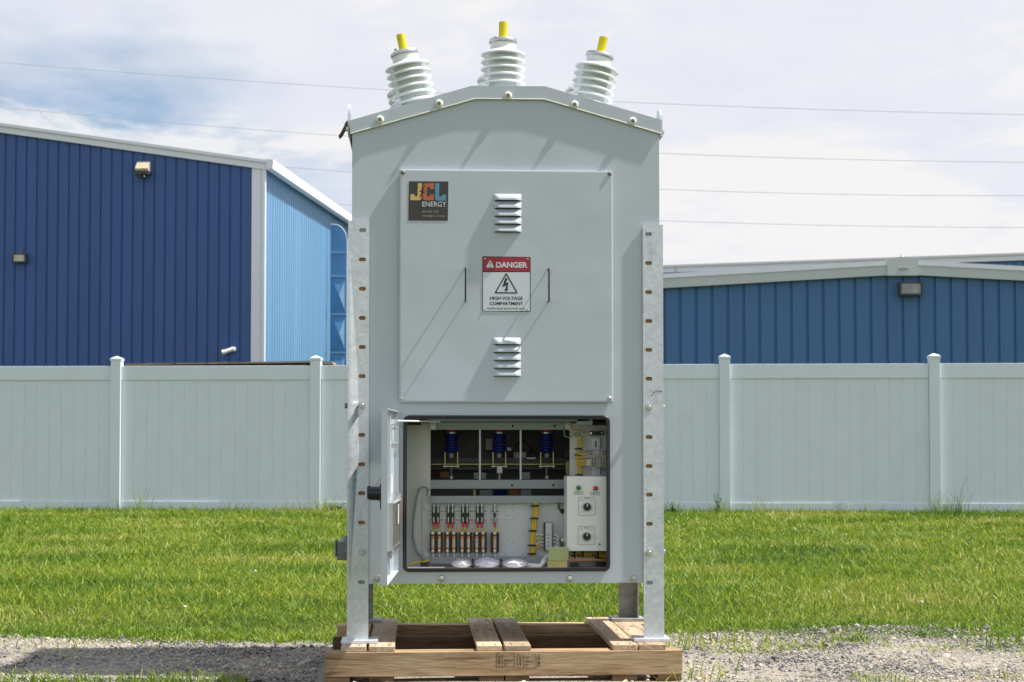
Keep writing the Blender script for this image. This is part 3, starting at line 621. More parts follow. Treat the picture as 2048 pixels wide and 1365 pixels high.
# ---- low blue building on the right
dR = 33.6; kR = dR / F
RB = frame((1805 - 1024) * kR, dR, (0.9995, -0.03)); rb = thing('low_blue_building', 'low steel blue metal building with shallow gable behind the fence on the right', 'building', (0, 0, 0)); OFF[rb.name] = Vector(); placed(rb, RB)
zR = lambda py: CAMZ + (880 - py) * kR
ZP = zR(521); SR = 0.055; HR = 9.0
rid = lambda x: ZP - SR * abs(x)
ZWR = lambda x: rid(x) - .262
obj('wall', MB().prism([(-HR, -.1), (HR, -.1), (HR, ZWR(HR)), (0, ZWR(0)), (-HR, ZWR(-HR))], .04, .12), 'blue_r', rb, smooth=0)
for k in range(-29, 29):
    x0 = .305 * k + .02; x1 = x0 + .305
    mb = wall_panel(x0, x1 - .0015, ZWR(x0), ZWR(x1)); obj('wall_panel', mb, 'blue_r', rb, smooth=0)
mb = MB()
for x0, x1 in ((-HR - .1, 0), (0, HR + .1)): mb.prism([(x0, rid(x0) - .275), (x1, rid(x1) - .275), (x1, rid(x1) - .09), (x0, rid(x0) - .09)], -.13, -.04)
obj('rake_trim', mb, 'trim_g', rb, smooth=0)
mb = MB()
for x0, x1 in ((-HR - .1, 0), (0, HR + .1)): mb.prism([(x0, rid(x0) - .088), (x1, rid(x1) - .088), (x1, rid(x1)), (x0, rid(x0))], -.15, .3)
obj('rake_flashing', mb, 'trim', rb, smooth=0)
obj('ridge_cap', MB().prism([(-.30, rid(.3) - .285), (.30, rid(.3) - .285), (.30, rid(.3) + .03), (.06, rid(0) + .06), (-.06, rid(0) + .06), (-.30, rid(.3) + .025)], -.165, .5), 'trim_g', rb, smooth=0)
obj('ridge_emblem', MB().tube([(-.10, -.171, ZP - .20), (-.08, -.171, ZP - .16), (0, -.171, ZP - .145), (.08, -.171, ZP - .16), (.10, -.171, ZP - .20)], .008, 6).tube([(-.06, -.171, ZP - .17), (0, -.171, ZP - .205), (.06, -.171, ZP - .17)], .006, 6), 'galv_old', rb)
obj('ridge_knob', MB().cyl((0, -.1, ZP + .06), (0, -.1, ZP + .12), .035, .02, 10), 'trim', rb)
mb = MB()
for x0, x1 in ((-HR - .1, 0), (0, HR + .1)): mb.prism([(x0, rid(x0) - .03), (x1, rid(x1) - .03), (x1, rid(x1) + .01), (x0, rid(x0) + .01)], .3, 20)
obj('roof', mb, 'roof', rb, smooth=0)
obj('side_wall', MB().box(-HR, -HR + .05, .12, 20, -.1, ZWR(HR)), 'blue_r', rb)
obj('side_wall', MB().box(HR - .05, HR, .12, 20, -.1, ZWR(HR)), 'blue_r', rb)
t = lampbox(1818, 579.5, 'dark rectangular flood light under the gable of low blue building', .44, .255, 'bronze', 'lens_d', RB, None)
obj('knuckle', MB().box(-.05, .05, -.21, -.06, .10, .135, .01), 'bronze', t)

# ---- pale roofed building far behind it
dF = 62.0; kF = dF / F
FB = frame((1327 - 1024) * kF, dF, (1, 0)); fb = thing('far_building', 'distant building with long pale eave seen above the low blue building', 'building', (0, 0, 0)); OFF[fb.name] = Vector(); placed(fb, FB)
zF = lambda py: CAMZ + (880 - py) * kF
X1 = (2048 - 1327) * kF; z_at = lambda x: zF(531) + (zF(506) - zF(531)) * x / X1
xa, xb = -1.6, X1 + 14
obj('wall', MB().prism([(xa, -.1), (xb, -.1), (xb, z_at(xb) - .25), (xa, z_at(xa) - .25)], .04, .15), 'blue_r', fb, smooth=0)
for k in range(30):
    x0 = X1 - 2.4 + .305 * k; obj('wall_panel', wall_panel(x0, x0 + .303, z_at(x0) - .3, z_at(x0 + .303) - .3), 'blue_r', fb, smooth=0)
obj('rake_trim', MB().prism([(xa, z_at(xa) - .26), (xb, z_at(xb) - .26), (xb, z_at(xb) - .08), (xa, z_at(xa) - .08)], -.12, -.05), 'trim', fb, smooth=0)
obj('rake_flashing', MB().prism([(xa, z_at(xa) - .077), (xb, z_at(xb) - .077), (xb, z_at(xb)), (xa, z_at(xa))], -.2, 12), 'roof', fb, smooth=0)
for px in (1352, 1708): x = (px - 1327) * kF; obj('joint_cover', MB().box(x - .05, x + .05, -.16, -.125, z_at(x) - .27, z_at(x) - .082), 'trim_g', fb)

# ---- weathered boards of a low shed just behind the fence
SH = frame(0, 24.2, (1, 0)); sh = thing('low_shed', 'low weathered wooden shed roof peeking over the left fence section', 'shed', (0, 0, 0)); OFF[sh.name] = Vector(); placed(sh, SH)
kS = 24.2 / F; xs = lambda px: (px - 1024) * kS; zs = lambda py: CAMZ + (880 - py) * kS
obj('wall', MB().box(xs(262), xs(655), .08, 1.8, -.05, zs(735)), 'board', sh)
obj('roof_board', MB().prism([(xs(252), zs(731)), (xs(622), zs(726)), (xs(622), zs(722.5)), (xs(252), zs(728))], -.05, .5), 'board', sh, smooth=0)
obj('roof_board', MB().prism([(xs(622.5), zs(729)), (xs(667), zs(729)), (xs(663), zs(724)), (xs(622.5), zs(722))], -.03, .5), 'board', sh, smooth=0)
obj('roof_board', MB().prism([(xs(255), zs(728)), (xs(655), zs(722)), (xs(655), zs(719.5)), (xs(255), zs(725.5))], .51, 1.9), 'board', sh, smooth=0)

# ---- overhead lines
def line(pts, dd, label, rad=.013):
    mb = MB(); P = []
    pts = [(pts[0][0] - 500, pts[0][1] - 500 * (pts[1][1] - pts[0][1]) / (pts[1][0] - pts[0][0]))] + pts if pts[0][0] <= 0 else pts
    xs_ = np.array([p[0] for p in pts], float); ys_ = np.array([p[1] for p in pts], float)
    co = np.polyfit(xs_, ys_, min(2, len(pts) - 1))
    x_end = 2600 if pts[-1][0] > 1900 else pts[-1][0]; x_start = -500 if pts[0][0] <= 0 else pts[0][0]
    for px in np.linspace(x_start, x_end, 40):
        q = CF((px - 1024) / F * dd, dd); P.append((q.x, q.y, CAMZ + (880 - np.polyval(co, px)) / F * dd))
    o = obj('power_line', mb.tube(P, rad, 5), 'wire'); tag(o, label, 'cable', 'overhead power lines'); return o
line([(0, 118), (400, 151), (780, 177), (1240, 202), (2048, 225)], 95, 'highest overhead power line, passing behind the three white bushings')
line([(0, 207), (350, 240), (700, 272), (1325, 310), (2048, 320)], 95, 'second overhead power line from the top')
line([(-400, 218), (560, 333), (703, 345), (1325, 379), (2048, 388)], 95, 'third overhead power line from the top')
line([(-400, 300), (670, 408), (703, 411), (1325, 443), (2048, 452)], 95, 'lowest overhead power line, just above the low blue building')
line([(0, 160), (108, 250)], 95, 'short steep overhead line at the far left edge', .009)

# ================================================================== PALLET
YB = -0.13
pal = thing('wooden_pallet', 'weathered wooden pallet under the grey electrical cabinet', 'pallet', (X(1008), 0.38, 0)); O = OFF[pal.name]
zb0, zb1, zs1, zd1 = 0.0, 0.020, 0.109, 0.129
xl, xr = X(650, YB, 1325), X(1365, YB, 1325)
beam = obj('stringer', MB().box(xl, xr, YB, YB + .09, zb1 + .001, zs1, .003), 'wood_x', pal)
obj('stringer', MB().box(xl + .005, xr - .006, .37, .37 + .04, zb1 + .001, zs1, .003), 'wood_dark', pal)
obj('stringer', MB().box(xl + .002, xr - .004, .80, .80 + .09, zb1 + .001, zs1, .003), 'wood_x', pal)
for a, b in ((682, 732), (737.6, 789.6), (954, 1004), (1010, 1061.5), (1225.5, 1275.6), (1277.5, 1331)):
    j = random.uniform(-.006, .006)
    obj('deck_board', MB().box(X(a, YB + .02, 1290), X(b, YB + .02, 1290), YB + .012 + j, .888 + j, zs1 + .001, zd1, .0025), 'wood_y', pal)
nail0 = None
for brd in [o for o in pal.children if o.name.startswith('deck_board')]:
    xs_ = [v.co.x + O.x for v in brd.data.vertices]; xm_ = (min(xs_) + max(xs_)) / 2; hw_ = (max(xs_) - min(xs_)) / 2
    for yy in (YB + .045, .39, .845):
        for sg_ in (-.5, .5): 
            mb = MB().cyl((xm_ + sg_ * hw_ + random.uniform(-.006, .006), yy + random.uniform(-.012, .012), zd1 - .001), (xm_ + sg_ * hw_, yy, zd1 + .0006), .0032, seg=8); obj('nail', mb, 'bolt_dark', brd)
for a, b in ((650, 699), (738, 788), (958, 1008), (1011, 1059), (1225, 1275), (1316, 1364)):
    obj('bottom_board', MB().box(X(a, YB, 1355), X(b, YB, 1355), YB + .004, .885, zb0, zb1, .002), 'wood_dark', pal)
# stamp on the front stringer
ys = YB - .0006
def stamp_frame(x0, y0, x1, y1, xm):
    mb = MB(); w_ = .8
    for a, b, c, d in ((x0, y0, x0 + w_, y1), (x1 - w_, y0, x1, y1), (x0 + w_, y1 - w_, x1 - w_, y1), (xm, y0 + 1, xm + w_, y1 - w_), (x0 + w_, y0, x0 + 7, y0 + w_), (x1 - 9, y0, x1 - w_, y0 + w_)):
        mb.prism([S(a, b, ys), S(c, b, ys), S(c, d, ys), S(a, d, ys)], ys, ys + .0004)
    for k in range(5):
        yy = y0 + 7 + k * 3.2; xc = (x0 + xm) / 2
        mb.prism([S(xc - 2.5, yy - 2, ys), S(xc - 1.9, yy - 2, ys), S(xc + .2, yy + 1.6, ys), S(xc - .4, yy + 1.6, ys)], ys, ys + .0004)
        mb.prism([S(xc + 2.2, yy - 2, ys), S(xc + 2.7, yy - 2, ys), S(xc + .9, yy + 1.6, ys), S(xc + .4, yy + 1.6, ys)], ys, ys + .0004)
    mb.prism([S(xc - .1, y0 + 4, ys), S(xc + .4, y0 + 4, ys), S(xc + .4, y1 - 2, ys), S(xc - .1, y1 - 2, ys)], ys - .0001, ys + .0003)
    obj('stamp', mb, 'stamp', beam, smooth=0)
stamp_frame(992.5, 1307.5, 1029.5, 1335, 1004.5); stamp_frame(1034.5, 1309.5, 1072.5, 1337, 1047)
text('09627', (1008, 1319, 1026.5, 1324.5), ys, 'stamp', beam, .01); text('HT', (1008, 1327, 1015, 1331.5), ys, 'stamp', beam, .02)
text('US-', (1050, 1314, 1059, 1318.5), ys, 'stamp', beam, .01); text('09627', (1050, 1321, 1069, 1326.3), ys, 'stamp', beam, .01); text('HT', (1050, 1329, 1057, 1333.5), ys, 'stamp', beam, .02)
text('NELMA', (1075.2, 1310, 1080.6, 1334.5), ys, 'stamp', beam, .015, rot=-90)

# ================================================================== CABINET
DEP = 0.79
cab = thing('electrical_cabinet', 'tall light grey outdoor switchgear cabinet with white bushings and lower door open', 'electrical cabinet', (X(1012), DEP / 2, zd1)); OC = OFF[cab.name]
P_ = lambda name, mb, mat, par=None, smooth=35: obj(name, mb, mat, par or cab, smooth)
xL, xR = X(703, 0, 700), X(1319.5, 0, 700); zB = Z(1167)
# roof line: outer and lower edges of the front lip
top_px = [(697, 242), (943, 172), (1090, 173), (1322.5, 240)]
low_px = [(701, 267), (950, 197.5), (1088, 198.5), (1322.5, 267)]
YR = -.008
topl = [S(a, b, YR) for a, b in top_px]; lowl = [S(a, b, YR) for a, b in low_px]
# front sheet with the lower opening
ox0, ox1, oz0, oz1 = X(812, 0, 985), X(1214, 0, 985), Z(1137), Z(838)
gab = [(xL, zB), (xR, zB), (xR, lowl[3][1] + .03), (lowl[2][0], lowl[2][1] + .03), (lowl[1][0], lowl[1][1] + .03), (xL, lowl[0][1] + .03)]
P_('front_sheet', MB().plate(gab, [rrect(ox0, ox1, oz0, oz1, .012)], 0, .003), 'paint')
P_('side_sheet', MB().box(xL, xL + .003, .0035, DEP - .0035, zB, lowl[0][1] + .02), 'paint')
P_('side_sheet', MB().box(xR - .003, xR, .0035, DEP - .0035, zB, lowl[3][1] + .02), 'paint')
P_('back_sheet', MB().prism(gab, DEP - .003, DEP), 'paint', smooth=0)
P_('floor_sheet', MB().box(xL + .0035, xR - .0035, .0035, DEP - .0035, zB + .002, zB + .006), 'paint_in')
# roof
mb = MB(); cen = topl; inn = [(x, z - .004) for x, z in topl]
mb.prism(cen + inn[::-1], YR + .002, DEP + .01)
lip = lambda y0, y1: mb.prism(topl + lowl[::-1], y0, y1)
lip(YR, YR + .0035); lip(DEP + .0065, DEP + .011)
for (x, z), zl in ((topl[0], lowl[0][1]), (topl[3], lowl[3][1])): mb.box(x - .0015, x + .0015, YR + .004, DEP + .006, zl, z - .004)
roof = P_('roof', mb, 'paint', smooth=20)
P_('sealant_bead', MB().tube([(x, YR - .0005, z - .001) for x, z in [(lowl[0][0] + (lowl[1][0] - lowl[0][0]) * k / 12, lowl[0][1] + (lowl[1][1] - lowl[0][1]) * k / 12 + random.uniform(-.0007, .0007)) for k in range(13)] +
      [lowl[2]] + [(lowl[2][0] + (lowl[3][0] - lowl[2][0]) * k / 12, lowl[2][1] + (lowl[3][1] - lowl[2][1]) * k / 12 + random.uniform(-.0007, .0007)) for k in range(1, 13)]], .0022, 6), 'caulk', roof)
for px, py in ((760, 240), (878, 208), (1016, 192), (1149, 210), (1265, 243)):
    x, z = S(px, py, YR); wsh = P_('roof_washer', MB().lathe([(.0005, -.0), (.0150, 0), (.0150, .003), (.012, .0075), (.006, .0095), (.0005, .0095)], (x, YR, z), (0, -1, 0), 20), 'washer')
    mb = MB(); hexbolt(mb, x, YR - .0095, z, .0068, .007, False); P_('bolt_head', mb, 'bolt_dark', wsh)
# lifting lugs
for px, s in ((700.5, -1), (1322, 1)):
    x = X(px, 0, 235); z0, z1 = Z(268), Z(204 if s < 0 else 209)
    lug = [(.03, z0), (.13, z0), (.13, z1 - .05)] + [(.08 + .05 * math.cos(R(a)), z1 - .05 + .05 * math.sin(R(a))) for a in range(20, 161, 20)] + [(.03, z1 - .05)]
    m_ = MB().plate([(a, b) for a, b in lug], [disc(.08, z1 - .05, .018)], -.0055, .0055)
    m_.v = [(x + s * .005 + y, xx, zz_) for xx, y, zz_ in m_.v]
    l_ = P_('lifting_lug', m_, 'paint')
    P_('lug_bolt', MB().cyl((x + s * .0105, .05, z0 + .02), (x + s * .018, .05, z0 + .02), .009, seg=6), 'bolt', l_)
# bushings
def bushing(bx, by, bz, axis, Lg=.205, sheds=6):
    ax = Vector(axis).normalized(); prof = [(.0005, 0), (.066, 0), (.066, .012), (.056, .016)]
    pitch = .0285
    for k in range(sheds):
        h = .022 + k * pitch; r0 = .053
        prof += [(r0, h), (r0 + .006, h + .003), (.082, h - .0035), (.0865, h - .002), (.0868, h + .0018), (.083, h + .005), (r0 + .010, h + .0145), (r0 + .001, h + .018)]
    h = .022 + sheds * pitch
    prof += [(.050, h - .006), (.050, h + .016), (.0005, h + .016)]
    b = P_('bushing', MB().lathe(prof, (bx, by, bz), ax, 40), 'porcelain', smooth=40)
    hb = h + .0162; base = Vector((bx, by, bz))
    cap_ = P_('terminal_cap', MB().lathe([(.0005, 0), (.0535, 0), (.0545, .002), (.0545, .013), (.0525, .016), (.0005, .016)], base + ax * hb, ax, 32), 'alu', b)
    hb += .0162
    P_('terminal_sleeve', MB().lathe([(.0005, 0), (.0158, 0), (.0158, .068), (.0125, .0685), (.0125, .06), (.0005, .06)], base + ax * hb, ax, 20), 'yellow', b)
    a = ax.orthogonal().normalized(); c = ax.cross(a); mb = MB()
    for d_ in (-1, 1):
        for k in range(12):
            mb.tube([base + ax * (hb + .068 * i / 10) + (a * math.cos(k * math.pi / 6 + d_ * i * .22) + c * math.sin(k * math.pi / 6 + d_ * i * .22)) * .0162 for i in range(11)], .0006, 3, False)
    P_('sleeve_mesh', mb, 'yellow_d', b, 0)
    P_('cap_screw', MB().cyl(base + ax * (hb + .0) - Vector((.032, .02, 0)), base + ax * (hb + .006) - Vector((.032, .02, 0)), .005, seg=6), 'bolt_dark', b)
def axis_from(p0, p1, y, lean):                     # p0 base pixel, p1 cap pixel
    a = S(*p0, y); c = S(*p1, y); v = Vector((c[0] - a[0], lean * (c[1] - a[1]), c[1] - a[1])); return v
YF = .17
for p0, p1 in (((829, 200), (809, 108)), ((1006, 180), (1006.3, 84)), ((1180, 205), (1199.5, 113))):
    ax = axis_from(p0, p1, YF, 0.0).normalized(); top_ = S(*p1, YF)
    capz = .022 + 6 * .0285 + .024
    bx, bz = top_[0] - ax.x * capz, top_[1] - ax.z * capz
    bushing(bx, YF, bz, ax)
    ax2 = Vector((ax.x, .16, ax.z)).normalized(); bushing(bx, .56, bz - .012, ax2)
# rear slope of the bushing seats is closed by turrets under the roof line
# ---- access panel
YA = -.020
ax0, ax1 = X(798, YA, 570), X(1226, YA, 570); az0, az1 = Z(805.5, YA), Z(340, YA)
ap = P_('access_panel', MB().box(ax0, ax1, YA, -.0015, az0, az1, .009), 'paint')
for px, py in ((806, 345.5), (1219.5, 348), (803, 798), (1219, 797)):
    x, z = S(px, py, YA); mb = MB(); mb.lathe([(.0005, 0), (.0078, 0), (.0078, .002), (.0055, .0045), (.0005, .0055)], (x, YA, z), (0, -1, 0), 16)
    P_('panel_screw', mb, 'bolt_dark' if py < 600 else 'bolt', ap)
def louvre(px0, px1, py0, py1):
    x0, z1 = S(px0, py0, YA); x1, z0 = S(px1, py1, YA); nu, nv = 22, 8; mb = MB(); A = .0165
    vs_ = []
    for j in range(nv + 1):
        v = j / nv
        for i in range(nu + 1):
            u = i / nu; e = min(1, min(u, 1 - u) / .20); e = math.sin(e * math.pi / 2)
            dep = A * e * math.sin(min(1, v * 1.15) * math.pi / 2)
            vs_.append((x0 + (x1 - x0) * u, YA - .0003 - dep, z1 + (z0 - z1) * v))
    mb.add(vs_, [(j * (nu + 1) + i, j * (nu + 1) + i + 1, (j + 1) * (nu + 1) + i + 1, (j + 1) * (nu + 1) + i) for j in range(nv) for i in range(nu)])
    n0 = nv * (nu + 1)                                 # rolled lower lip, one sheet thick
    lipv = [vs_[n0 + i] for i in range(nu + 1)]; lv2 = [(x, min(y + .003, YA - .0002), z + .0015) for x, y, z in lipv]
    mb.add(lipv + lv2, [(i, i + 1, nu + 2 + i, nu + 1 + i) for i in range(nu)])
    l_ = P_('louvre', mb, 'paint', ap, 60)
    P_('vent_slot', MB().box(x0 + .006, x1 - .006, YA - .0012, YA + .001, z0 - .0028, z0 + .004), 'slot', ap)
for k in range(5):
    louvre(987, 1043, 388 + 15.7 * k, 401.5 + 15.7 * k); louvre(985.5, 1042, 675.5 + 15.8 * k, 689 + 15.8 * k)
for px in (930.5, 1096.5):
    x = X(px, YA, 570); z1, z0 = Z(538, YA), Z(603.5, YA); yo = YA - .036; mb = MB()
    pth = [(x, YA, z1)] + [(x, YA - .036 + .008 * (1 - math.sin(R(a))) , z1 - .008 * (1 - math.cos(R(a)))) for a in range(0, 91, 30)] + [(x, YA - .036 + .008 * (1 - math.cos(R(a))), z0 + .008 * (1 - math.sin(R(a)))) for a in range(0, 91, 30)] + [(x, YA, z0)]
    P_('handle', MB().tube(pth, .0032, 8), 'blackpl', ap, 60)
# ---- danger sign
YS = YA - .0012
sg = flat([(a, b) for a, b in ((966, 513), (1060, 514.5), (1061.2, 515.5), (1061, 623), (1060, 624), (966, 623), (964.8, 622), (964.8, 514.5))], YS, 'ink', ap, 'danger_sign', th=.0011)
flat(pxrect(966, 545, 1059.6, 622.4), YS - .0002, 'signwhite', sg, 'white_field', th=.0001); flat([(966.2, 514.4), (1059.8, 515.8), (1059.6, 543.2), (966, 542.6)], YS - .0002, 'signred', sg, 'red_band', th=.0001)
YT = YS - .0005
text('DANGER', (992, 524.3, 1055, 536.2), YT, 'signwhite', sg, .035)
flat([(979.6, 521.2), (981, 521.2), (988, 534.2), (987.4, 535.6), (972.8, 535.4), (972.2, 534)], YT, 'signwhite', sg, 'warning_triangle')
text('!', (979.4, 523.6, 981.2, 534.2), YT - .0006, 'signred', sg, .0, 'exclamation_mark')
flat([(1011.4, 547.4), (1013.8, 547.4), (1035, 585.2), (1034, 587.6), (990.8, 587.4), (989.6, 585)], YT, 'ink', sg, 'voltage_triangle', holes=[[(1012.6, 550.4), (1032.2, 585.0), (992.6, 584.8)]])
flat([(1010.6, 556), (1015, 557.3), (1011.8, 566.6), (1017, 564.7), (1015.2, 578.4), (1016.9, 579.2), (1011.6, 584), (1008.8, 578.2), (1011.4, 578.5), (1012.6, 570.6), (1004.2, 575.2)], YT, 'ink', sg, 'voltage_bolt')
text('HIGH VOLTAGE', (979.8, 593.4, 1045.4, 600.2), YT, 'ink', sg, .03); text('COMPARTMENT', (979.4, 604, 1045.8, 610.8), YT, 'ink', sg, .03)
text('Authorized personnel only.', (973.6, 614.6, 1051, 620.6), YT, 'ink', sg, .012)
for px, py in ((970, 518), (1055.4, 518.8), (969.4, 618.4), (1055, 618.4)):
    x, z = S(px, py, YS); P_('rivet', MB().lathe([(.0004, 0), (.0034, 0), (.0028, .0016), (.0004, .0022)], (x, YS - .0003, z), (0, -1, 0), 12), 'steel', sg)
# ---- company sticker
st = flat([(818, 362.8), (896.8, 363.4), (895.6, 442), (816.6, 441.4)], YA - .0010, 'stickerdark', ap, 'company_sticker', th=.0009)
Y2 = YA - .0015; U = lambda a, b: (800 + a / 13.655, 350 + b / 13.65)
lp = lambda l: [U(*p) for p in l]
flat(lp([(285, 530), (392, 530), (392, 588), (478, 588), (488, 228), (598, 232), (592, 385), (538, 455), (578, 488), (518, 655), (588, 580), (588, 630), (570, 670), (530, 697), (285, 697)]), Y2, 's_yellow', st, 'letter_j')
flat(lp([(690, 230), (932, 232), (932, 395), (822, 395), (818, 340), (738, 340), (732, 588), (815, 590), (818, 538), (928, 538), (925, 697), (690, 700), (650, 685), (625, 645), (618, 540), (682, 468), (640, 440), (695, 268), (622, 345), (635, 285)]), Y2, 's_orange', st, 'letter_c')
flat(lp([(962, 232), (1075, 234), (1066, 592), (1145, 596), (1150, 542), (1262, 544), (1256, 706), (1010, 704), (972, 680), (955, 640)]), Y2, 's_blue', st, 'letter_l')
a, b = U(612, 730); c, d = U(1262, 872); text('ENERGY', (a, b, c, d), Y2, 's_white', st, -.002)
a, b = U(612, 975); c, d = U(1050, 1035); text('866.983.1300', (a, b, c, d), Y2, 's_grey', st, 0)
a, b = U(612, 1085); c, d = U(1228, 1165); text('Sales@JCL.Energy', (a, b, c, d), Y2, 's_grey', st, 0)

# ---- legs (angle steel)
YLg = -.0105; TH = .006
lz0 = zd1 + .012; slot_y = [463, 521, 579.5, 637.5, 695.5, 753.5, None, 870.5, 929, 986.5, 1045, None, 1163.5]
def leg(x_out, x_in, px_s, ptop, side, front=True):
    z1 = Z(ptop, YLg); holes = []; hx = X(px_s, YLg, 800)
    for p in slot_y:
        if p is not None: holes.append(slot(hx, Z(p + (4 if side > 0 else 0), YLg), .026, .0145))
    y0 = YLg if front else DEP + .004
    mb = MB().plate([(x_out, lz0), (x_in, lz0), (x_in, z1), (x_out, z1)] if side < 0 else [(x_in, lz0), (x_out, lz0), (x_out, z1), (x_in, z1)], holes if front else [], y0, y0 + TH)
    ya, yb = (y0 + TH, y0 + .08) if front else (y0 - .075, y0)
    mb.box(x_out, x_out - side * TH, ya, yb, lz0, z1)
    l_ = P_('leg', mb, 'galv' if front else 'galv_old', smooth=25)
    yc0, yc1 = (YLg - .03, YLg + .105) if front else (DEP - .095, DEP + .03)
    P_('foot_plate', MB().box(x_out + side * .02, x_out - side * .115, yc0, yc1, zd1 + .0005, zd1 + .0125, .002), 'galv' if front else 'galv_old', l_)
    if front:
        hz = [Z(p + (3 if side > 0 else 0), YLg) for p in (811.5, 1104)]
        for z in hz:
            mb = MB(); hexbolt(mb, hx + (.001 if side < 0 else -.001), YLg, z, .0105, .009); P_('leg_bolt', mb, 'bolt', l_)
            mb = MB(); mb.cyl((x_out, .035, z), (x_out + side * .012, .035, z), .010, seg=6); P_('side_bolt', mb, 'bolt_dark' if side < 0 else 'bolt', l_)
        for pa, pb in ((452, 476), (1148, 1180)): P_('backing_strip', MB().box(hx - .02, hx + .02, YLg + TH + .0005, -.0008, Z(pb, YLg), Z(pa, YLg)), 'galv_old', l_)
        P_('packing_strip', MB().box(hx - .018, hx + .018, YLg + TH + .0005, -.0008, Z(1062, YLg), Z(500, YLg)), 'rustliner', l_)
    return l_
xo_l, xo_r = X(695, YLg, 860), X(1327.2, YLg, 860)
leg(xo_l, xo_l + .079, 724, 444, -1); leg(xo_r, xo_r - .0765, 1298, 448, 1)
leg(xo_l, xo_l + .079, 724, 444, -1, False); leg(xo_r, xo_r - .0765, 1298, 448, 1, False)
# bottom bolts
for px in (754.5, 883, 1139, 1267):
    x, z = S(px, 1157.5); P_('sheet_bolt', MB().lathe([(.0005, 0), (.0125, 0), (.0125, .004), (.0095, .009), (.0005, .0115)], (x, 0, z), (0, -1, 0), 18), 'bolt')
# junction box on the left side
xj0, xj1 = X(671, .10, 1100), xo_l - .001
jb = P_('junction_box', MB().box(xj0 + .006, xj1, .075, .19, Z(1119, .1), Z(1082, .1), .003), 'bronze', smooth=30); jb.data.materials[0] = mk('grey_junction_box', (.17, .18, .19), .45)
P_('box_lid', MB().box(xj0 - .001, xj0 + .005, .070, .195, Z(1112, .1), Z(1079, .1), .002), jb.data.materials[0], jb)
P_('conduit_stub', MB().cyl((xj1 - .012, .13, Z(1081.5, .1)), (xj1 - .012, .13, Z(1072, .1)), .009, seg=12), 'galv_old', jb)
P_('latch', MB().box(xj1 - .012, xj1 - .003, .068, .075, Z(1108, .1), Z(1098, .1)), 'galv_old', jb)
# ---- gasket round the opening
gk = rrect(X(809.3, 0, 985), X(1216.8, 0, 985), Z(1140.2), Z(834.6), .017, 6)
gkt = P_('gasket', MB().tube([(x, -.0045, z) for x, z in gk], .0062, 10, closed=True), 'black', smooth=60)
P_('gasket_inner_bead', MB().tube([(x, -.007, z) for x, z in rrect(X(812, 0, 985), X(1214.2, 0, 985), Z(1137.4), Z(837.4), .013, 6)], .0036, 8, closed=True), 'black', gkt, 60)

# ---- open door
hx_ = X(786, -.012, 985); fxd = ray(762.5, 985); yfree = -.65; tt = (yfree + D0) / fxd[1]; xfree = tt * fxd[0]
dv = Vector((xfree - hx_, yfree + .014, 0)); DL = dv.length; dv.normalize(); dn = Vector((-dv.y, dv.x, 0))
if dn.x < 0: dn = -dn
DM = Matrix(((dv.x, dn.x, 0, hx_), (dv.y, dn.y, 0, -.014), (0, 0, 1, 0), (0, 0, 0, 1)))
dz1 = CAMZ + (880 - 817) / F * 5.875; dz0 = CAMZ - (1170.5 - 880) / F * 5.875
def D_(name, mb, mat, par=None, sm=30): return P_(name, mb.xf(DM), mat, par, sm)
T = .021
mb = MB().box(0, DL, 0, .003, dz0, dz1).box(DL - .003, DL, .0032, T, dz0, dz1).box(0, .003, .0032, T, dz0, dz1).box(.0032, DL - .0032, .0032, T, dz1 - .003, dz1).box(.0032, DL - .0032, .0032, T, dz0, dz0 + .003)
door = D_('compartment_door', mb, 'paint')
D_('door_stiffener', MB().box(DL * .62, DL * .66, .0035, .016, dz0 + .02, dz1 - .02), 'paint', door)
D_('document_pocket', MB().box(.10, DL - .16, .004, .030, dz0 + .115, dz0 + .27).box(.095, DL - .155, .004, .034, dz0 + .105, dz0 + .116), 'steel', door)
D_('pocket_rim', MB().box(.09, DL - .15, .030, .036, dz0 + .268, dz0 + .274), 'galv', door)
D_('hasp', MB().box(.2, .30, .022, .040, dz0 + .30, dz0 + .306).box(.2, .206, .022, .040, dz0 + .27, dz0 + .306), 'steel', door)
D_('paper_tag', MB().box(.24, .32, .012, .0135, dz0 + .30, dz0 + .365), 'white', door)
D_('paper_tag', MB().box(.25, .30, .036, .0372, dz0 + .19, dz0 + .26), 'white', door)
D_('orange_sticker', MB().box(.01, .07, .0212, .0218, dz0 + .20, dz0 + .265), 'orange', door)
D_('black_label', MB().box(.01, .07, .0212, .0218, dz0 + .09, dz0 + .195), 'stickerdark', door)
for zz_ in (dz1 - .05, dz1 - .065, dz1 - .12, dz1 - .13): D_('stud', MB().cyl((.15, .003, zz_), (.15, .028, zz_), .004, seg=8), 'bolt', door)
# knob on the outer side
kz = CAMZ - (987 - 880) / F * 6.0; ka = .50
kb = D_('latch_handle', MB().lathe([(.0005, 0), (.036, 0), (.038, .004), (.034, .011), (.027, .014), (.024, .02), (.0235, .044), (.0215, .05), (.0005, .051)], (ka, -.0005, kz), (0, -1, 0), 28), 'blackpl', door, 40)
D_('handle_backplate', MB().box(ka - .03, ka + .03, -.012, -.0006, kz - .055, kz + .036, .006), 'blackpl', kb)
D_('handle_lever', MB().box(ka - .008, ka + .008, -.058, -.045, kz - .02, kz + .026, .005), 'blackpl', kb)
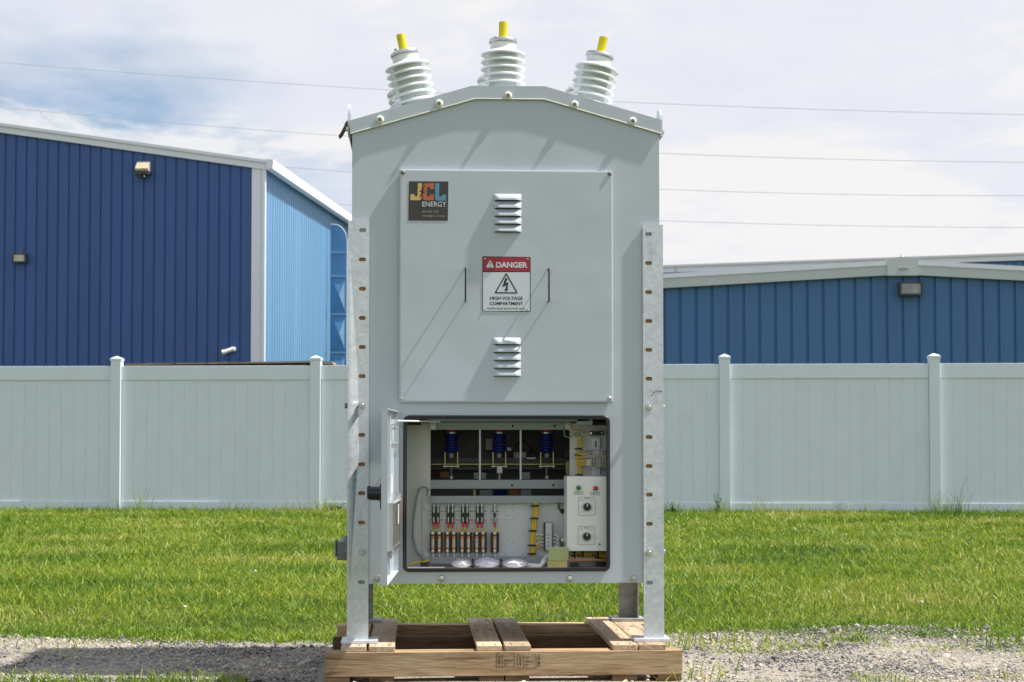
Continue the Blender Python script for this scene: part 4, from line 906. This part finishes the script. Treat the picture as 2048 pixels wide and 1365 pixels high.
# stay rod from the door to the ceiling of the opening
pr0 = DM @ Vector((.17, .024, 0)); z_r = Z(842.5, -.15)
rod = P_('stay_rod', MB().tube([(pr0.x, pr0.y, z_r), (X(845, .02, 843), .02, Z(843, .02)), (X(880, .10, 844), .10, Z(844, .10))], .0032, 8), 'white')
P_('rod_eye', MB().cyl((pr0.x - .004, pr0.y, z_r - .006), (pr0.x - .004, pr0.y, z_r + .006), .0065, seg=12), 'steel', rod)

# ---- inside the compartment
YP = .20
def IS(px, py, y=YP): return S(px, py, y)
def ibox(x0, y0, x1, y1, ya, yb, yref=None):           # photo box at depth yref (front face ya)
    yr = ya if yref is None else yref
    a, b = S(x0, y0, yr); c, d = S(x1, y1, yr); return MB().box(a, c, ya, yb, d, b)
# ceiling, tray and side liners of the compartment
zc, zf_ = Z(833.5), Z(1141)
P_('compartment_ceiling', MB().box(xL + .02, xR - .02, .004, YP + .02, zc, zc + .003), 'paint_in')
P_('compartment_tray', MB().box(xL + .02, xR - .02, .004, YP + .02, zf_ - .003, zf_), 'cream')
P_('ceiling_channel', MB().box(X(850, .06), X(1178, .06), .05, .09, Z(842.5, .06), zc - .0005), 'paint_in')
q = ibox(1155, 836, 1185, 850, .05, .12); P_('ceiling_bracket', q, 'paint_in')
# cream face plate with the window into the mechanism bay
win = [IS(861, 858.5), IS(861, 1000), IS(1139.5, 1000), IS(1139.5, 858.5)]
fp = P_('face_plate', MB().plate([IS(790, 847), IS(1235, 847), IS(1235, 1150), IS(790, 1150)], [win], YP, YP + .003), 'cream', smooth=0)
P_('top_beam', ibox(874, 845, 1130, 860, YP - .012, YP - .001), 'paint_in')
P_('cover_strip', ibox(874, 838.5, 1150, 844.6, YP - .004, YP - .001), 'paint_in')
for px in (865.5, 1134.5):
    tb = P_('corner_tab', ibox(px - 7, 845, px + 7, 860, YP - .010, YP - .001), 'cream')
    x, z = IS(px, 852, YP - .010); mb = MB(); hexbolt(mb, x, YP - .010, z, .0085, .006); P_('tab_bolt', mb, 'bolt', tb)
for px, py in ((1025.5, 852.5), (1109.5, 852.5)):
    x, z = S(px, py, YP - .012); P_('beam_hole', MB().cyl((x, YP - .0125, z), (x, YP - .0118, z), .0045, seg=14), 'slot')
P_('mid_beam', ibox(861.5, 960.5, 1139, 977.5, YP + .004, YP + .05), 'paint_in')
for px, py in ((1024, 971), (1107, 970.5)):
    x, z = S(px, py, YP + .0035); P_('beam_hole', MB().cyl((x, YP + .0030, z), (x, YP + .0038, z), .0045, seg=14), 'slot')
P_('black_seal', ibox(811, 844, 842, 850.5, YP - .03, YP - .004), 'black'); P_('black_seal', ibox(1160, 846, 1214, 851, YP - .03, YP - .004), 'black')
for px in (960, 1041.5): a = S(px, 860, YP + .006); c = S(px, 962, YP + .006); P_('tie_rod', MB().cyl((a[0], YP + .012, a[1]), (a[0], YP + .012, c[1]), .0042, seg=10), 'galv')
# mechanism bay
YM = .42
for px in (902.5, 998.5, 1093.5):
    x = X(px, YM, 900); zt, zbt = Z(867, YM), Z(907, YM); pr = [(.0005, 0), (.02, 0)]; Hh = zt - zbt
    for k in range(7):
        h = Hh * k / 7; pr += [(.0225, h + .001), (.0285, h + Hh / 14), (.0225, h + Hh / 7 - .001)]
    pr += [(.02, Hh), (.0005, Hh)]
    ins = P_('push_rod_insulator', MB().lathe(pr, (x, YM, zbt), (0, 0, 1), 24), 'blue_ins', smooth=20)
    P_('collar', MB().cyl((x, YM, zt + .001), (x, YM, zt + .05), .025, seg=20), 'red_ins', ins)
    P_('seat_ring', MB().cyl((x, YM, zt - .001), (x, YM, zt + .003), .0262, seg=20), 'steel', ins)
    a, z0, z1 = .0265, Z(936, YM), Z(905, YM); t2 = .0028
    mb = MB().box(x - a, x + a, YM - .012, YM + .012, z1 - t2, z1, .001).box(x - a, x - a + t2, YM - .012, YM + .012, z0, z1 - t2).box(x + a - t2, x + a, YM - .012, YM + .012, z0, z1 - t2)
    cl = P_('clevis', mb, 'zincyel', ins)
    P_('clevis_pin', MB().cyl((x - a - .006, YM, z0 + .006), (x + a + .006, YM, z0 + .006), .0035, seg=10), 'steel', cl)
    P_('nut', MB().box(x - .008, x + .008, YM - .008, YM + .008, z1 - .022, z1 - t2 - .0005, .002), 'galv_old', cl)
    P_('link_rod', MB().cyl((x, YM, z0 + .002), (x, YM, Z(956, YM)), .004, seg=8), 'galv_old', cl)
    P_('link_nut', MB().cyl((x, YM, Z(953, YM)), (x, YM, Z(958, YM)), .009, seg=6), 'bolt', cl)
x = X(998.5, YM, 900)
P_('latch_block', MB().box(x - .011, x + .011, YM - .035, YM - .015, Z(947, YM), Z(932, YM), .002), 'bolt')
P_('latch_stem', MB().cyl((x, YM - .025, Z(947, YM) - .001), (x, YM - .025, Z(959, YM)), .005, seg=10), 'bolt')
P_('yellow_shaft', MB().cyl((xL + .02, YM + .06, Z(929, YM + .06)), (X(1140, YM + .06), YM + .06, Z(929, YM + .06)), .006, seg=12), 'zincyel')
P_('dark_crossbar', MB().box(xL + .03, xR - .03, YM + .09, YM + .14, Z(940, YM + .09), Z(916, YM + .09), .003), 'darkmech')
P_('mechanism_backing', MB().box(xL + .01, xR - .01, .66, .67, zf_ + .02, zc - .01), 'darkmech')
for a, b, c, d, y_, m_ in ((1028, 905, 1052, 917, .5, 'beige_pl'), (972, 878, 984, 900, .5, 'beige_pl'), (986, 875, 992, 886, .48, 'zincyel'), (1015, 896, 1022, 902, .48, 'white'), (948, 946, 972, 958, .45, 'paint_in'),
                           (1044, 945, 1060, 958, .45, 'paint_in'), (1132, 923, 1140, 952, .40, 'zincyel'), (880, 944, 898, 956, .5, 'rustliner'), (960, 981, 985, 996, .5, 'paint_in'), (1042, 980, 1062, 996, .5, 'paint_in'),
                           (1018, 980, 1040, 996, .55, 'rustliner'), (1100, 868, 1108, 874, .5, 'galv_old'), (1054, 915.5, 1071, 918.5, .46, 'white'), (1128, 898, 1142, 915, .5, 'darkmech'), (947, 980, 951, 996, .48, 'zincyel')):
    P_('mechanism_block', ibox(a, b, c, d, y_, y_ + .04), m_)
P_('mechanism_cable', MB().tube([(X(1040, .5, 880), .48, Z(905, .5)), (X(1030, .5), .47, Z(890, .5)), (X(1045, .5), .46, Z(882, .5)), (X(1060, .5), .47, Z(892, .5)), (X(1062, .5), .5, Z(905, .5))], .005, 8), 'black')
P_('lower_insulator', MB().lathe([(.02, 0)] + [(r_, h) for k in range(3) for r_, h in ((.021, k * .012), (.029, k * .012 + .006), (.021, k * .012 + .011))] + [(.0005, .036)], (X(1000, YM), YM, Z(998, YM)), (0, 0, 1), 20), 'blue_ins')
# mounting plate and its lips
YQ = YP - .006
mp = P_('mounting_plate', ibox(845, 994, 1150, 1124, YQ, YP - .0006), 'plate')
P_('upper_lip', ibox(861, 992.5, 1150, 1006, YQ - .030, YQ - .0006, YQ - .03), 'paint_in', mp); P_('lower_lip', ibox(861.5, 1114.5, 1112, 1127, YQ - .030, YQ - .0006, YQ - .03), 'paint_in', mp)
for px, py in ((851.5, 1015), (851, 1108)):
    x, z = IS(px, py, YQ); mb = MB(); hexbolt(mb, x, YQ, z, .008, .006); P_('plate_bolt', mb, 'bolt', mp)
for px, py in ((1011, 1022), (1026, 1022), (1018, 1031), (1011, 1040), (1026, 1040), (1015, 1080), (1024.5, 1087), (1047.5, 1067), (1011, 1009.5), (1026, 1009.5), (1107.5, 1021), (1026, 1109), (1010, 1109), (1045, 1109), (981, 1022), (981, 1040), (1013, 1031)):
    x, z = IS(px, py, YQ); P_('drilled_hole', MB().cyl((x, YQ - .0004, z), (x, YQ + .0002, z), .0018, seg=8), 'slot', mp)
# fuse blocks and shorting blocks
def pcyl(mb, px, y, py0, py1, r): a = S(px, py0, y); c = S(px, py1, y); return mb.cyl((a[0], y, a[1]), (c[0], y, c[1]), r, seg=12)
def fuse_group(dx, single=False):
    xs_ = [865.6 + dx, 878.3 + dx] if not single else [989.4]
    x0, x1 = (859.8 + dx, 885.8 + dx) if not single else (981.5, 998)
    fb_ = P_('fuse_block', ibox(x0, 1065.5, x1, 1105.5, YQ - .020, YQ - .0006, YQ - .02), 'blackpl')
    for px in xs_:
        f_ = P_('fuse', pcyl(MB(), px, YQ - .030, 1077, 1095, .0062), 'fuse_label', fb_)
        for a, b in ((1072, 1077.3), (1094.7, 1099.5)): P_('fuse_cap', pcyl(MB(), px, YQ - .030, a, b, .0072), 'copper', fb_)
        for py in (1067.3, 1102.6):
            x, z = S(px, py, YQ - .02); mb = MB(); mb.lathe([(.0004, 0), (.0072, 0), (.0072, .004), (.0055, .0065), (.0004, .0068)], (x, YQ - .0203, z), (0, -1, 0), 14); P_('fuse_screw', mb, 'steel', fb_)
        P_('wire_tag', pcyl(MB(), px + .5, YQ - .012, 1107, 1114, .0045), 'white_wire', fb_)
    sb = P_('shorting_block', ibox(xs_[0] - 1.8, 1014, xs_[-1] + 2.2 - (0 if single else 1), 1048, YQ - .016, YQ - .0006, YQ - .016), 'blackpl')
    for i, px in enumerate(xs_):
        pu = px + (2.0 if i == 0 and not single else (-2.3 if not single else .5))
        P_('clamp', pcyl(MB(), pu, YQ - .020, 1014.5, 1026, .0042), 'bolt', sb)
        P_('blade', ibox(pu - 1.2, 1035, pu + 1.2, 1044.5, YQ - .024, YQ - .0165), 'bolt', sb)
        P_('red_insert', ibox(pu - 2.1, 1044, pu + 2.1, 1055.5, YQ - .026, YQ - .0167), 'red', sb)
        P_('wire_end', pcyl(MB(), pu, YQ - .012, 1007, 1013.5, .004), 'white_wire', sb)
        x, z = S(pu, 1056, YQ - .02); x2, z2 = S(px, 1066, YQ - .028); sw = .010 if i == 0 else .014
        P_('wire_loop', MB().tube([(x, YQ - .020, z), (x + .001, YQ - .030, z - .008), (x2 - .003, YQ - .040, (z + z2) / 2 - .004), (x2 + sw * .4, YQ - .044, z2 + .004), (x2 + sw, YQ - .040, z2 + .014), (x2 + sw * .9, YQ - .030, z + .002)], .0022, 6), 'yellow_wire', fb_)
    bx0, bx1 = xs_[0] - 4.6, xs_[-1] + 4.6
    for py in (1022.5, 1040.3):
        P_('side_tab', ibox(bx0 - 2.5, py - 4, xs_[0] - 2.0, py + 4, YQ - .006, YQ - .0007), 'galv', sb); P_('side_tab', ibox(xs_[-1] + 1.4, py - 4, bx1 + 2, py + 4, YQ - .006, YQ - .0007), 'galv', sb)
        for bx in (bx0, bx1): x, z = IS(bx, py, YQ - .006); P_('tab_screw', MB().cyl((x, YQ - .006, z), (x, YQ - .011, z), .0036, seg=8), 'bolt_dark', sb)
for dx in (0, 29.2, 58.5, 87.8): fuse_group(dx)
fuse_group(0, True)
# yellow harness
def bundle(pts, n_, rad, r0, ties, mat='yellow_wire', name='wire_bundle', par=None):
    mb = MB(); C3 = [Vector(p) for p in pts]
    for k in range(n_):
        a = 2 * math.pi * k / n_ + .3; rr_ = rad * (0.35 if k % 3 == 0 else 1)
        mb.tube([p + Vector((math.cos(a) * rr_, math.sin(a) * rr_ * .8, 0 if abs((C3[-1] - C3[0]).normalized().z) > .7 else math.cos(a) * rr_)) for p in C3], r0, 6)
    o_ = P_(name, mb, mat, par, 60)
    for i in ties:
        p = C3[i]; d = (C3[min(i + 1, len(C3) - 1)] - C3[max(i - 1, 0)]).normalized()
        P_('cable_tie', MB().cyl(p - d * .0035, p + d * .0035, rad + r0 * 1.25, seg=14).box(p.x - rad - .014, p.x - rad + .001, p.y - .014, p.y - .006, p.z - .003, p.z + .003), 'blackpl', o_)
    return o_
yb = YQ - .022
bundle([(*((S(a, b, yb)[0]), yb)[:2], S(a, b, yb)[1]) for a, b in ((1071.5, 1006), (1071.5, 1012), (1072, 1024), (1070, 1037), (1068.5, 1050), (1067, 1062), (1066, 1076), (1065.5, 1091), (1065.5, 1108), (1067, 1115))], 9, .0072, .0036, (1, 3, 5, 7, 8))
# terminal strip with wires
ts_ = P_('terminal_strip', ibox(1088, 1045.5, 1104.5, 1101, YQ - .024, YQ - .0006, YQ - .024), 'blackpl')
P_('strip_cover', ibox(1091, 1046, 1103.6, 1100.5, YQ - .026, YQ - .0243, YQ - .026), 'plate', ts_)
for i, py in enumerate((1070, 1077.5, 1084.5, 1091.5)):
    a = S(1071, py + (0 if i < 2 else 6), yb); c = S(1088, py, YQ - .012); m1 = S(1080, py - 1, yb)
    P_('strip_wire', MB().tube([(a[0], yb, a[1]), (m1[0], yb - .004, m1[1]), (c[0], YQ - .012, c[1])], .0026, 6), 'white_wire' if i in (0, 2) else 'yellow_wire', ts_)
    P_('ferrule', MB().tube([(c[0] - .012, yb - .002, c[1]), (c[0] + .001, YQ - .012, c[1])], .0042, 8), 'white_wire', ts_)
    e = S(1105, py, YQ - .012); f_ = S(1118, py + 8, yb)
    P_('strip_wire', MB().tube([(e[0], YQ - .012, e[1]), (e[0] + .014, yb - .006, e[1] - .001), (f_[0] - .003, yb - .004, f_[1] + .006), (f_[0], yb, f_[1] - .012)], .0034, 6), 'white_wire', ts_)
    x, z = S(1097, py, YQ - .0263); P_('strip_number', MB().box(x - .004, x + .004, YQ - .0265, YQ - .0261, z - .0012, z + .0012), 'ink', ts_)
x, z = S(1125, 1023, YQ - .012); P_('cable_anchor', MB().lathe([(.0004, 0), (.009, 0), (.009, .008), (.004, .012), (.0004, .012)], (x, YQ - .001, z), (0, -1, 0), 10).tube([(x - .014, YQ - .006, z + .03), (x - .014, YQ - .008, z + .012), (x - .004, YQ - .011, z)], .003, 6), 'black')
P_('relay_base', ibox(1119, 1079, 1132, 1102, YQ - .03, YQ - .001, YQ - .03), 'darkmech'); x, z = S(1125.5, 1080, YQ - .034); P_('relay_lug', MB().cyl((x, YQ - .034, z), (x, YQ - .0305, z), .0075, seg=14), 'steel')
# control box
YC = .035
cb_ = P_('control_box', MB().box(X(1134, YC, 1028), X(1222, YC, 1028), YC, YP - .03, Z(1103, YC), Z(953.5, YC), .002), 'cream'); cb_.data.materials[0] = M['white']
for px, py, m_ in ((1157, 976, 'green'), (1191, 977, 'redlens')):
    x, z = S(px, py, YC); mb = MB(); hexbolt(mb, x, YC, z, .0105, .004, False)
    bz_ = P_('indicator_bezel', mb, 'galv_old', cb_); P_('indicator_lens', MB().lathe([(.0004, 0), (.0085, 0), (.008, .006), (.005, .009), (.0004, .010)], (x, YC - .0046, z), (0, -1, 0), 18), m_, bz_)
for px, py, s_ in ((1157, 986.6, 'GLT'), (1190, 987.6, 'RLT')):
    l_ = flat(pxrect(px - 9, py - 3, px + 9, py + 3), YC - .0006, 'ink', cb_, 'name_label', th=.0004); flat(pxrect(px - 8.3, py - 2.3, px + 8.3, py + 2.3), YC - .0009, 'signwhite', l_, 'label_face', th=.0001)
    text(s_, (px - 3.5, py - 1.5, px + 3.5, py + 1.5), YC - .0013, 'ink', l_)
for px, py, c1, c2, c3 in ((1173.7, 1014, '52CS', 'TRIP', 'CLOSE'), (1173, 1073, '43LR', 'LOCAL', 'REMOTE')):
    y0, y1 = py - 19.5, py + 17.5
    def rr(px0, py0, px1, py1, r_): return [(a, b) for a, b in rrect(px0, px1, py0, py1, r_, 4)]
    pl_ = flat(rr(px - 17, y0, px + 17, y1, 3), YC - .0005, 'ink', cb_, 'switch_outline', holes=[rr(px - 16.4, y0 + .6, px + 16.4, y1 - .6, 2.6)], th=.0003)
    text(c1, (px - 5, y0 + 1.4, px + 5, y0 + 4.4), YC - .0006, 'ink', pl_); text(c2, (px - 14, y0 + 5, px - 8, y0 + 7), YC - .0006, 'ink', pl_); text(c3, (px + 6, y0 + 5, px + 14, y0 + 7), YC - .0006, 'ink', pl_)
    x, z = S(px, py, YC)
    sw_ = P_('selector_switch', MB().lathe([(.0004, 0), (.0178, 0), (.0178, .003), (.0160, .006), (.0150, .0062), (.0004, .0062)], (x, YC - .001, z), (0, -1, 0), 24), 'alu', cb_)
    P_('switch_knob', MB().lathe([(.0004, 0), (.0148, 0), (.0142, .012), (.0120, .015), (.0004, .0155)], (x, YC - .0075, z), (0, -1, 0), 24), 'blackpl', sw_)
    P_('knob_pointer', MB().box(x - .0015, x + .0015, YC - .0245, YC - .0228, z + .002, z + .011), 'white', sw_)
x, z = S(1199, 1089, YC); P_('box_screw', MB().cyl((x, YC, z), (x, YC - .003, z), .004, seg=10), 'bolt_dark', cb_)
# upper right corner: rail, relay, resistor, wiring
dr = P_('din_rail', ibox(1183, 876, 1200, 955, YP - .012, YP - .001), 'galv'); P_('rail_slot', ibox(1190.5, 882, 1193, 895, YP - .0126, YP - .0118), 'slot', dr)
rl = P_('relay_module', ibox(1175, 900, 1212, 915, YP - .06, YP - .0125, YP - .06), 'beige_pl'); P_('relay_foot', ibox(1181, 915.3, 1212, 935, YP - .055, YP - .0125, YP - .055), 'beige_pl', rl)
x, z = S(1195, 905.5, YP - .06); P_('relay_dial', MB().cyl((x, YP - .0605, z), (x, YP - .066, z), .007, seg=14), 'bolt', rl)
for a in (1178, 1183, 1207, 1211):
    for b in (903.5, 908.5): x, z = S(a, b, YP - .06); P_('relay_terminal', MB().cyl((x, YP - .0608, z), (x, YP - .0598, z), .0028, seg=8), 'slot', rl)
for a in (1185, 1190, 1203, 1208):
    for b in (919, 924, 928, 932): x, z = S(a, b, YP - .055); P_('relay_terminal', MB().cyl((x, YP - .0558, z), (x, YP - .0548, z), .0026, seg=8), 'slot', rl)
rs = P_('resistor', ibox(1179, 863, 1207, 871, YP - .018, YP - .001), 'blackpl')
for px in (1181.5, 1203.5): x, z = S(px, 867, YP - .018); P_('resistor_screw', MB().cyl((x, YP - .0182, z), (x, YP - .022, z), .0038, seg=10), 'steel', rs)
def ppath(l, y): return [(S(a, b, y + c)[0], y + c, S(a, b, y + c)[1]) for a, b, c in l]
P_('yellow_wire', MB().tube(ppath([(1170, 866, 0), (1160, 862, -.01), (1148, 860, -.015), (1145, 866, -.015), (1153, 873, -.01), (1162, 872, 0), (1162, 890, 0)], YP - .012), .0026, 6), 'yellow_wire')
P_('green_wire', MB().tube(ppath([(1128, 858, 0), (1129, 872, -.005), (1138, 876, -.01), (1150, 868, -.012), (1158, 866, -.01), (1161, 876, 0), (1160, 900, 0)], YP - .014), .0026, 6), 'green_wire')
bundle(ppath([(1161, 872, 0), (1160, 888, 0), (1159, 898, 0), (1158, 910, 0), (1157, 925, 0), (1160, 940, 0), (1160, 950, 0), (1160, 960, 0)], YP - .014), 6, .0055, .003, (2, 3, 6))
for k, (a, b) in enumerate(((905, 908), (914, 914), (918, 921), (925, 922), (929, 926), (920, 930))):
    P_('relay_wire', MB().tube(ppath([(1158, a + 2, -.01), (1152 + k % 3, (a + b) / 2 + 1, -.02), (1162, b + 1, -.03), (1178, b, -.035)], YP - .01), .0024, 6), 'yellow_wire')
    P_('wire_marker', MB().tube(ppath([(1174, b, -.034), (1181, b, -.036)], YP - .01), .0042, 8), 'white_wire')
for a, b, s_ in ((1141, 901, 'CR1'), (1141, 921, 'TB2')):
    l_ = flat(pxrect(a, b - .0, a + 15, b + 4), YP - .0008, 'signwhite', fp, 'plate_label', th=.0004)
# shiny bracket, hose, bus bar at the lower right
YK = .02
bk = P_('steel_bracket', ibox(1097, 1095.5, 1137, 1120.5, YK, YK + .003), 'mirror')
P_('bracket_top', MB().box(X(1097, YK), X(1137.5, YK), YK + .0035, YK + .03, Z(1095.5, YK) - .003, Z(1095.5, YK)), 'steel', bk)
P_('bracket_foot', ibox(1095.5, 1121, 1134.5, 1136, YK + .02, YK + .024), 'zincyel', bk)
x, z = S(1117, 1104.5, YK); mb = MB(); hexbolt(mb, x, YK, z, .004, .004); P_('bracket_screw', mb, 'bolt', bk)
P_('white_conduit', MB().tube(ppath([(1055, 1131, .02), (1080, 1133, .0), (1086, 1125, -.0), (1092, 1115, .02), (1104, 1110, .05)], .06), .0095, 10), 'white_wire')
P_('copper_bar', ibox(1138, 1118.5, 1214, 1122, .13, .14), 'copper')
for k in range(9): x, z = S(1142 + k * 5.6, 1117.5, .13); P_('bar_screw', MB().cyl((x, .134, z), (x, .126, z + .002), .0035, seg=8), 'steel')
bundle(ppath([(1138, 1113, .02), (1150, 1111, 0), (1165, 1110, 0), (1180, 1111, 0), (1195, 1111, 0), (1215, 1111, 0)], .16), 6, .008, .005, (1, 2, 4))
P_('black_terminal', ibox(1140, 1127, 1158, 1134, .12, .15), 'blackpl'); P_('black_terminal', ibox(1193, 1125, 1212, 1134, .12, .15), 'blackpl')
P_('ground_wire', MB().tube(ppath([(857, 986, 0), (856, 978, -.012), (848, 974, -.018), (839, 977, -.015), (833, 998, -.012), (827, 1040, -.010), (826, 1075, -.010), (833, 1102, -.012), (846, 1118, -.02), (858, 1126, -.02)], YP - .004), .0042, 8), 'green_wire')
P_('wire_lug', MB().tube(ppath([(857.2, 983, -.002), (857, 992, -.002)], YP - .004), .005, 8), 'steel')
P_('yellow_tray_wire', MB().tube(ppath([(812, 1131, 0), (830, 1126, .02), (848, 1124, .03), (858, 1120, .04)], .10), .004, 6), 'yellow_wire')
P_('black_tray_block', ibox(841, 1126, 858, 1137, .09, .13), 'black')
P_('tray_angle', MB().box(X(812, .02), X(890, .02), .012, .016, zf_ + .001, zf_ + .012), 'galv')

# ---- desiccant bags lying on the tray
bx = X(980, .06); zt_ = zf_ + .001
dsb = thing('desiccant_bag', 'white paper desiccant bag tied in three bulges inside the open compartment', 'bag', (bx, .06, zt_))
def pillow(x0, x1, h, dep, tail=0):
    mb = MB(); nu, nv = 30, 18; vs_ = []
    for i in range(nu + 1):
        u = i / nu; e = max(.0, 1 - abs(2 * u - 1) ** 1.8) ** .8
        for j in range(nv):
            a = 2 * math.pi * j / nv; ed_ = abs(2 * u - 1); wob = 1 + .30 * math.sin(j * 2.1 + x0 * 90) * ed_ ** 1.2 + .06 * math.sin(u * 11 + j * .9 + x0 * 50) + .03 * math.sin(u * 27 - j * 1.6)
            vs_.append((x0 + (x1 - x0) * u, .06 + dep * (.25 + .75 * e) * math.cos(a) * wob, zt_ + h * .5 + h * .5 * (.12 + .88 * e) * math.sin(a) * (wob if math.sin(a) > 0 else 1)))
    mb.add(vs_, [(i * nv + j, i * nv + (j + 1) % nv, (i + 1) * nv + (j + 1) % nv, (i + 1) * nv + j) for i in range(nu) for j in range(nv)] + [tuple(range(nv)), tuple(reversed(range(nu * nv, (nu + 1) * nv)))]); return mb
hb_ = .038
for k, (a, b) in enumerate(((903, 945), (946.5, 1001), (1002.5, 1056))):
    sct = obj('bag_section', pillow(X(a, .06), X(b, .06), hb_ * (1, 1.12, .98)[k], .034), 'bag', dsb, 40)
    if k == 1:
        for q_ in range(4): obj('printed_line', MB().tube([(X(951 + q_, .06) + i * .008, .06 - .0352 + .004 * abs(i - 5) / 5 - .0005 * q_ + (.006 * (3 - q_) / 3), zt_ + .034 - q_ * .005 + i * .0006) for i in range(11)], .0007, 4), 'bagprint', sct, 60)
for px in (945.8, 1001.8): obj('cable_tie', MB().tube([(X(px, .06), .06 + .020 * math.cos(a), zt_ + .019 + .018 * math.sin(a)) for a in [2 * math.pi * i / 16 for i in range(16)]], .0036, 6, closed=True).tube([(X(px, .06), .04, zt_ + .022), (X(px, .06) + .004, .034, zt_ + .034)], .003, 6), 'blackpl', dsb, 60)

# rust bleeding from a scratch on the right front leg
rleg = [o for o in cab.children if o.name.startswith('leg')][1]
mb = MB()
for k in range(11):
    px, py = 1302 + k * 2.2 + random.uniform(-1, 1), 783.5 + random.uniform(-1.5, 1.5) + (random.random() < .3) * random.uniform(2, 9); w_ = random.uniform(.8, 2.0); h_ = random.uniform(.4, 1.3); yy = YLg - .0004 - k * .00002
    mb.add([(S(px + w_ * math.cos(a), py + h_ * math.sin(a) * random.uniform(.6, 1.2), yy)[0], yy, S(px, py + h_ * math.sin(a) * random.uniform(.6, 1.2), yy)[1]) for a in [2 * math.pi * i / 7 for i in range(7)]], [tuple(range(7))])
M['rust'] = mk('rust_stain', (0.16, 0.09, 0.05), 0.85, var=0.3, vscale=80)
rs_ = P_('rust_stain', mb, 'rust', rleg, 0); rs_['kind'] = 'stuff'

# ---- weeds by the fence and clover in the lawn
M['weed'] = mk('dark_weed_leaf', (0.045, 0.105, 0.02), 0.5, var=0.3, vscale=20)
M['clover'] = mk('white_clover_head', (0.58, 0.54, 0.44), 0.7)
def weed(px, py, h, n_, label, spread):
    r0, d0 = at_px(px, py); p = CF(r0, d0); t = thing('weed', label, 'plant', p, 'weeds growing along the fence')
    mb = MB(); ml = MB()
    for k in range(n_):
        a = random.uniform(0, 6.28); e = Vector((math.cos(a) * spread * random.random(), math.sin(a) * .05, h * random.uniform(.35, 1)))
        mb.tube([p, p + e * .5 + Vector((0, 0, .02)), p + e], .003, 4)
        for q_ in range(5):
            c = p + e * random.uniform(.3, 1.05); a2 = random.uniform(0, 6.28); l_ = random.uniform(.02, .045); u = Vector((math.cos(a2), math.sin(a2), random.uniform(-.4, .6))).normalized() * l_; v = u.cross(Vector((.3, .2, 1))).normalized() * l_ * .4
            ml.add([c, c + u * .5 + v, c + u, c + u * .5 - v], [(0, 1, 2, 3)])
    obj('stem', mb, 'weed', t); lf = obj('leaves', ml, 'weed', t, 0); lf['kind'] = 'stuff'
weed(1436, 1029, .28, 6, 'tall leafy weed at the fence post right of the cabinet', .10)
weed(1345, 1029, .14, 9, 'low dark weed at the fence base just right of the cabinet leg', .22)
weed(664, 1026, .14, 9, 'low dark weed at the fence base just left of the cabinet leg', .22)
for px, py, lb_ in ((372, 1232, 'white clover flower left of the cabinet, nearest the gravel shadow'), (512, 1157, 'white clover flower in mid lawn left of the cabinet'),
                   (1840, 1222, 'white clover flower near the gravel edge at right'), (1690, 1080, 'white clover flower far back in the lawn at right')):
    r0, d0 = at_px(px, py); p = CF(r0, d0, .045); mb = MB().lathe([(.002, 0), (.006, .001), (.0085, .006), (.006, .010), (.002, .012)], p, (.3, -.3, 1), 10)
    mb.tube([p - Vector((0, 0, .05)), p], .0010, 4)
    tag(obj('clover_flower', mb, 'clover'), lb_, 'flower', 'clover flowers in the lawn')

# ---- webbing strap caught behind the left lifting lug
YW = .09; sp = [(700, 238), (696, 241), (691, 246), (687, 256), (682, 266), (677, 273)]
mb = MB(); vs_ = []
for i, (a, b) in enumerate(sp):
    x, z = S(a, b, YW); d = (.004, .006, .008, .008, .007, .005)[i]
    vs_ += [(x, YW - .012, z), (x + .002 + d * .6, YW - .012, z - d), (x + .002 + d * .6, YW + .014, z - d - .004), (x, YW + .014, z - .002)]
mb.add(vs_, [(i * 4 + k, i * 4 + (k + 1) % 4, i * 4 + 4 + (k + 1) % 4, i * 4 + 4 + k) for i in range(len(sp) - 1) for k in range(4)] + [(0, 1, 2, 3), (23, 22, 21, 20)])
tag(obj('webbing_strap', mb, 'strap'), 'short brown strap hanging from the left lifting lug', 'strap')
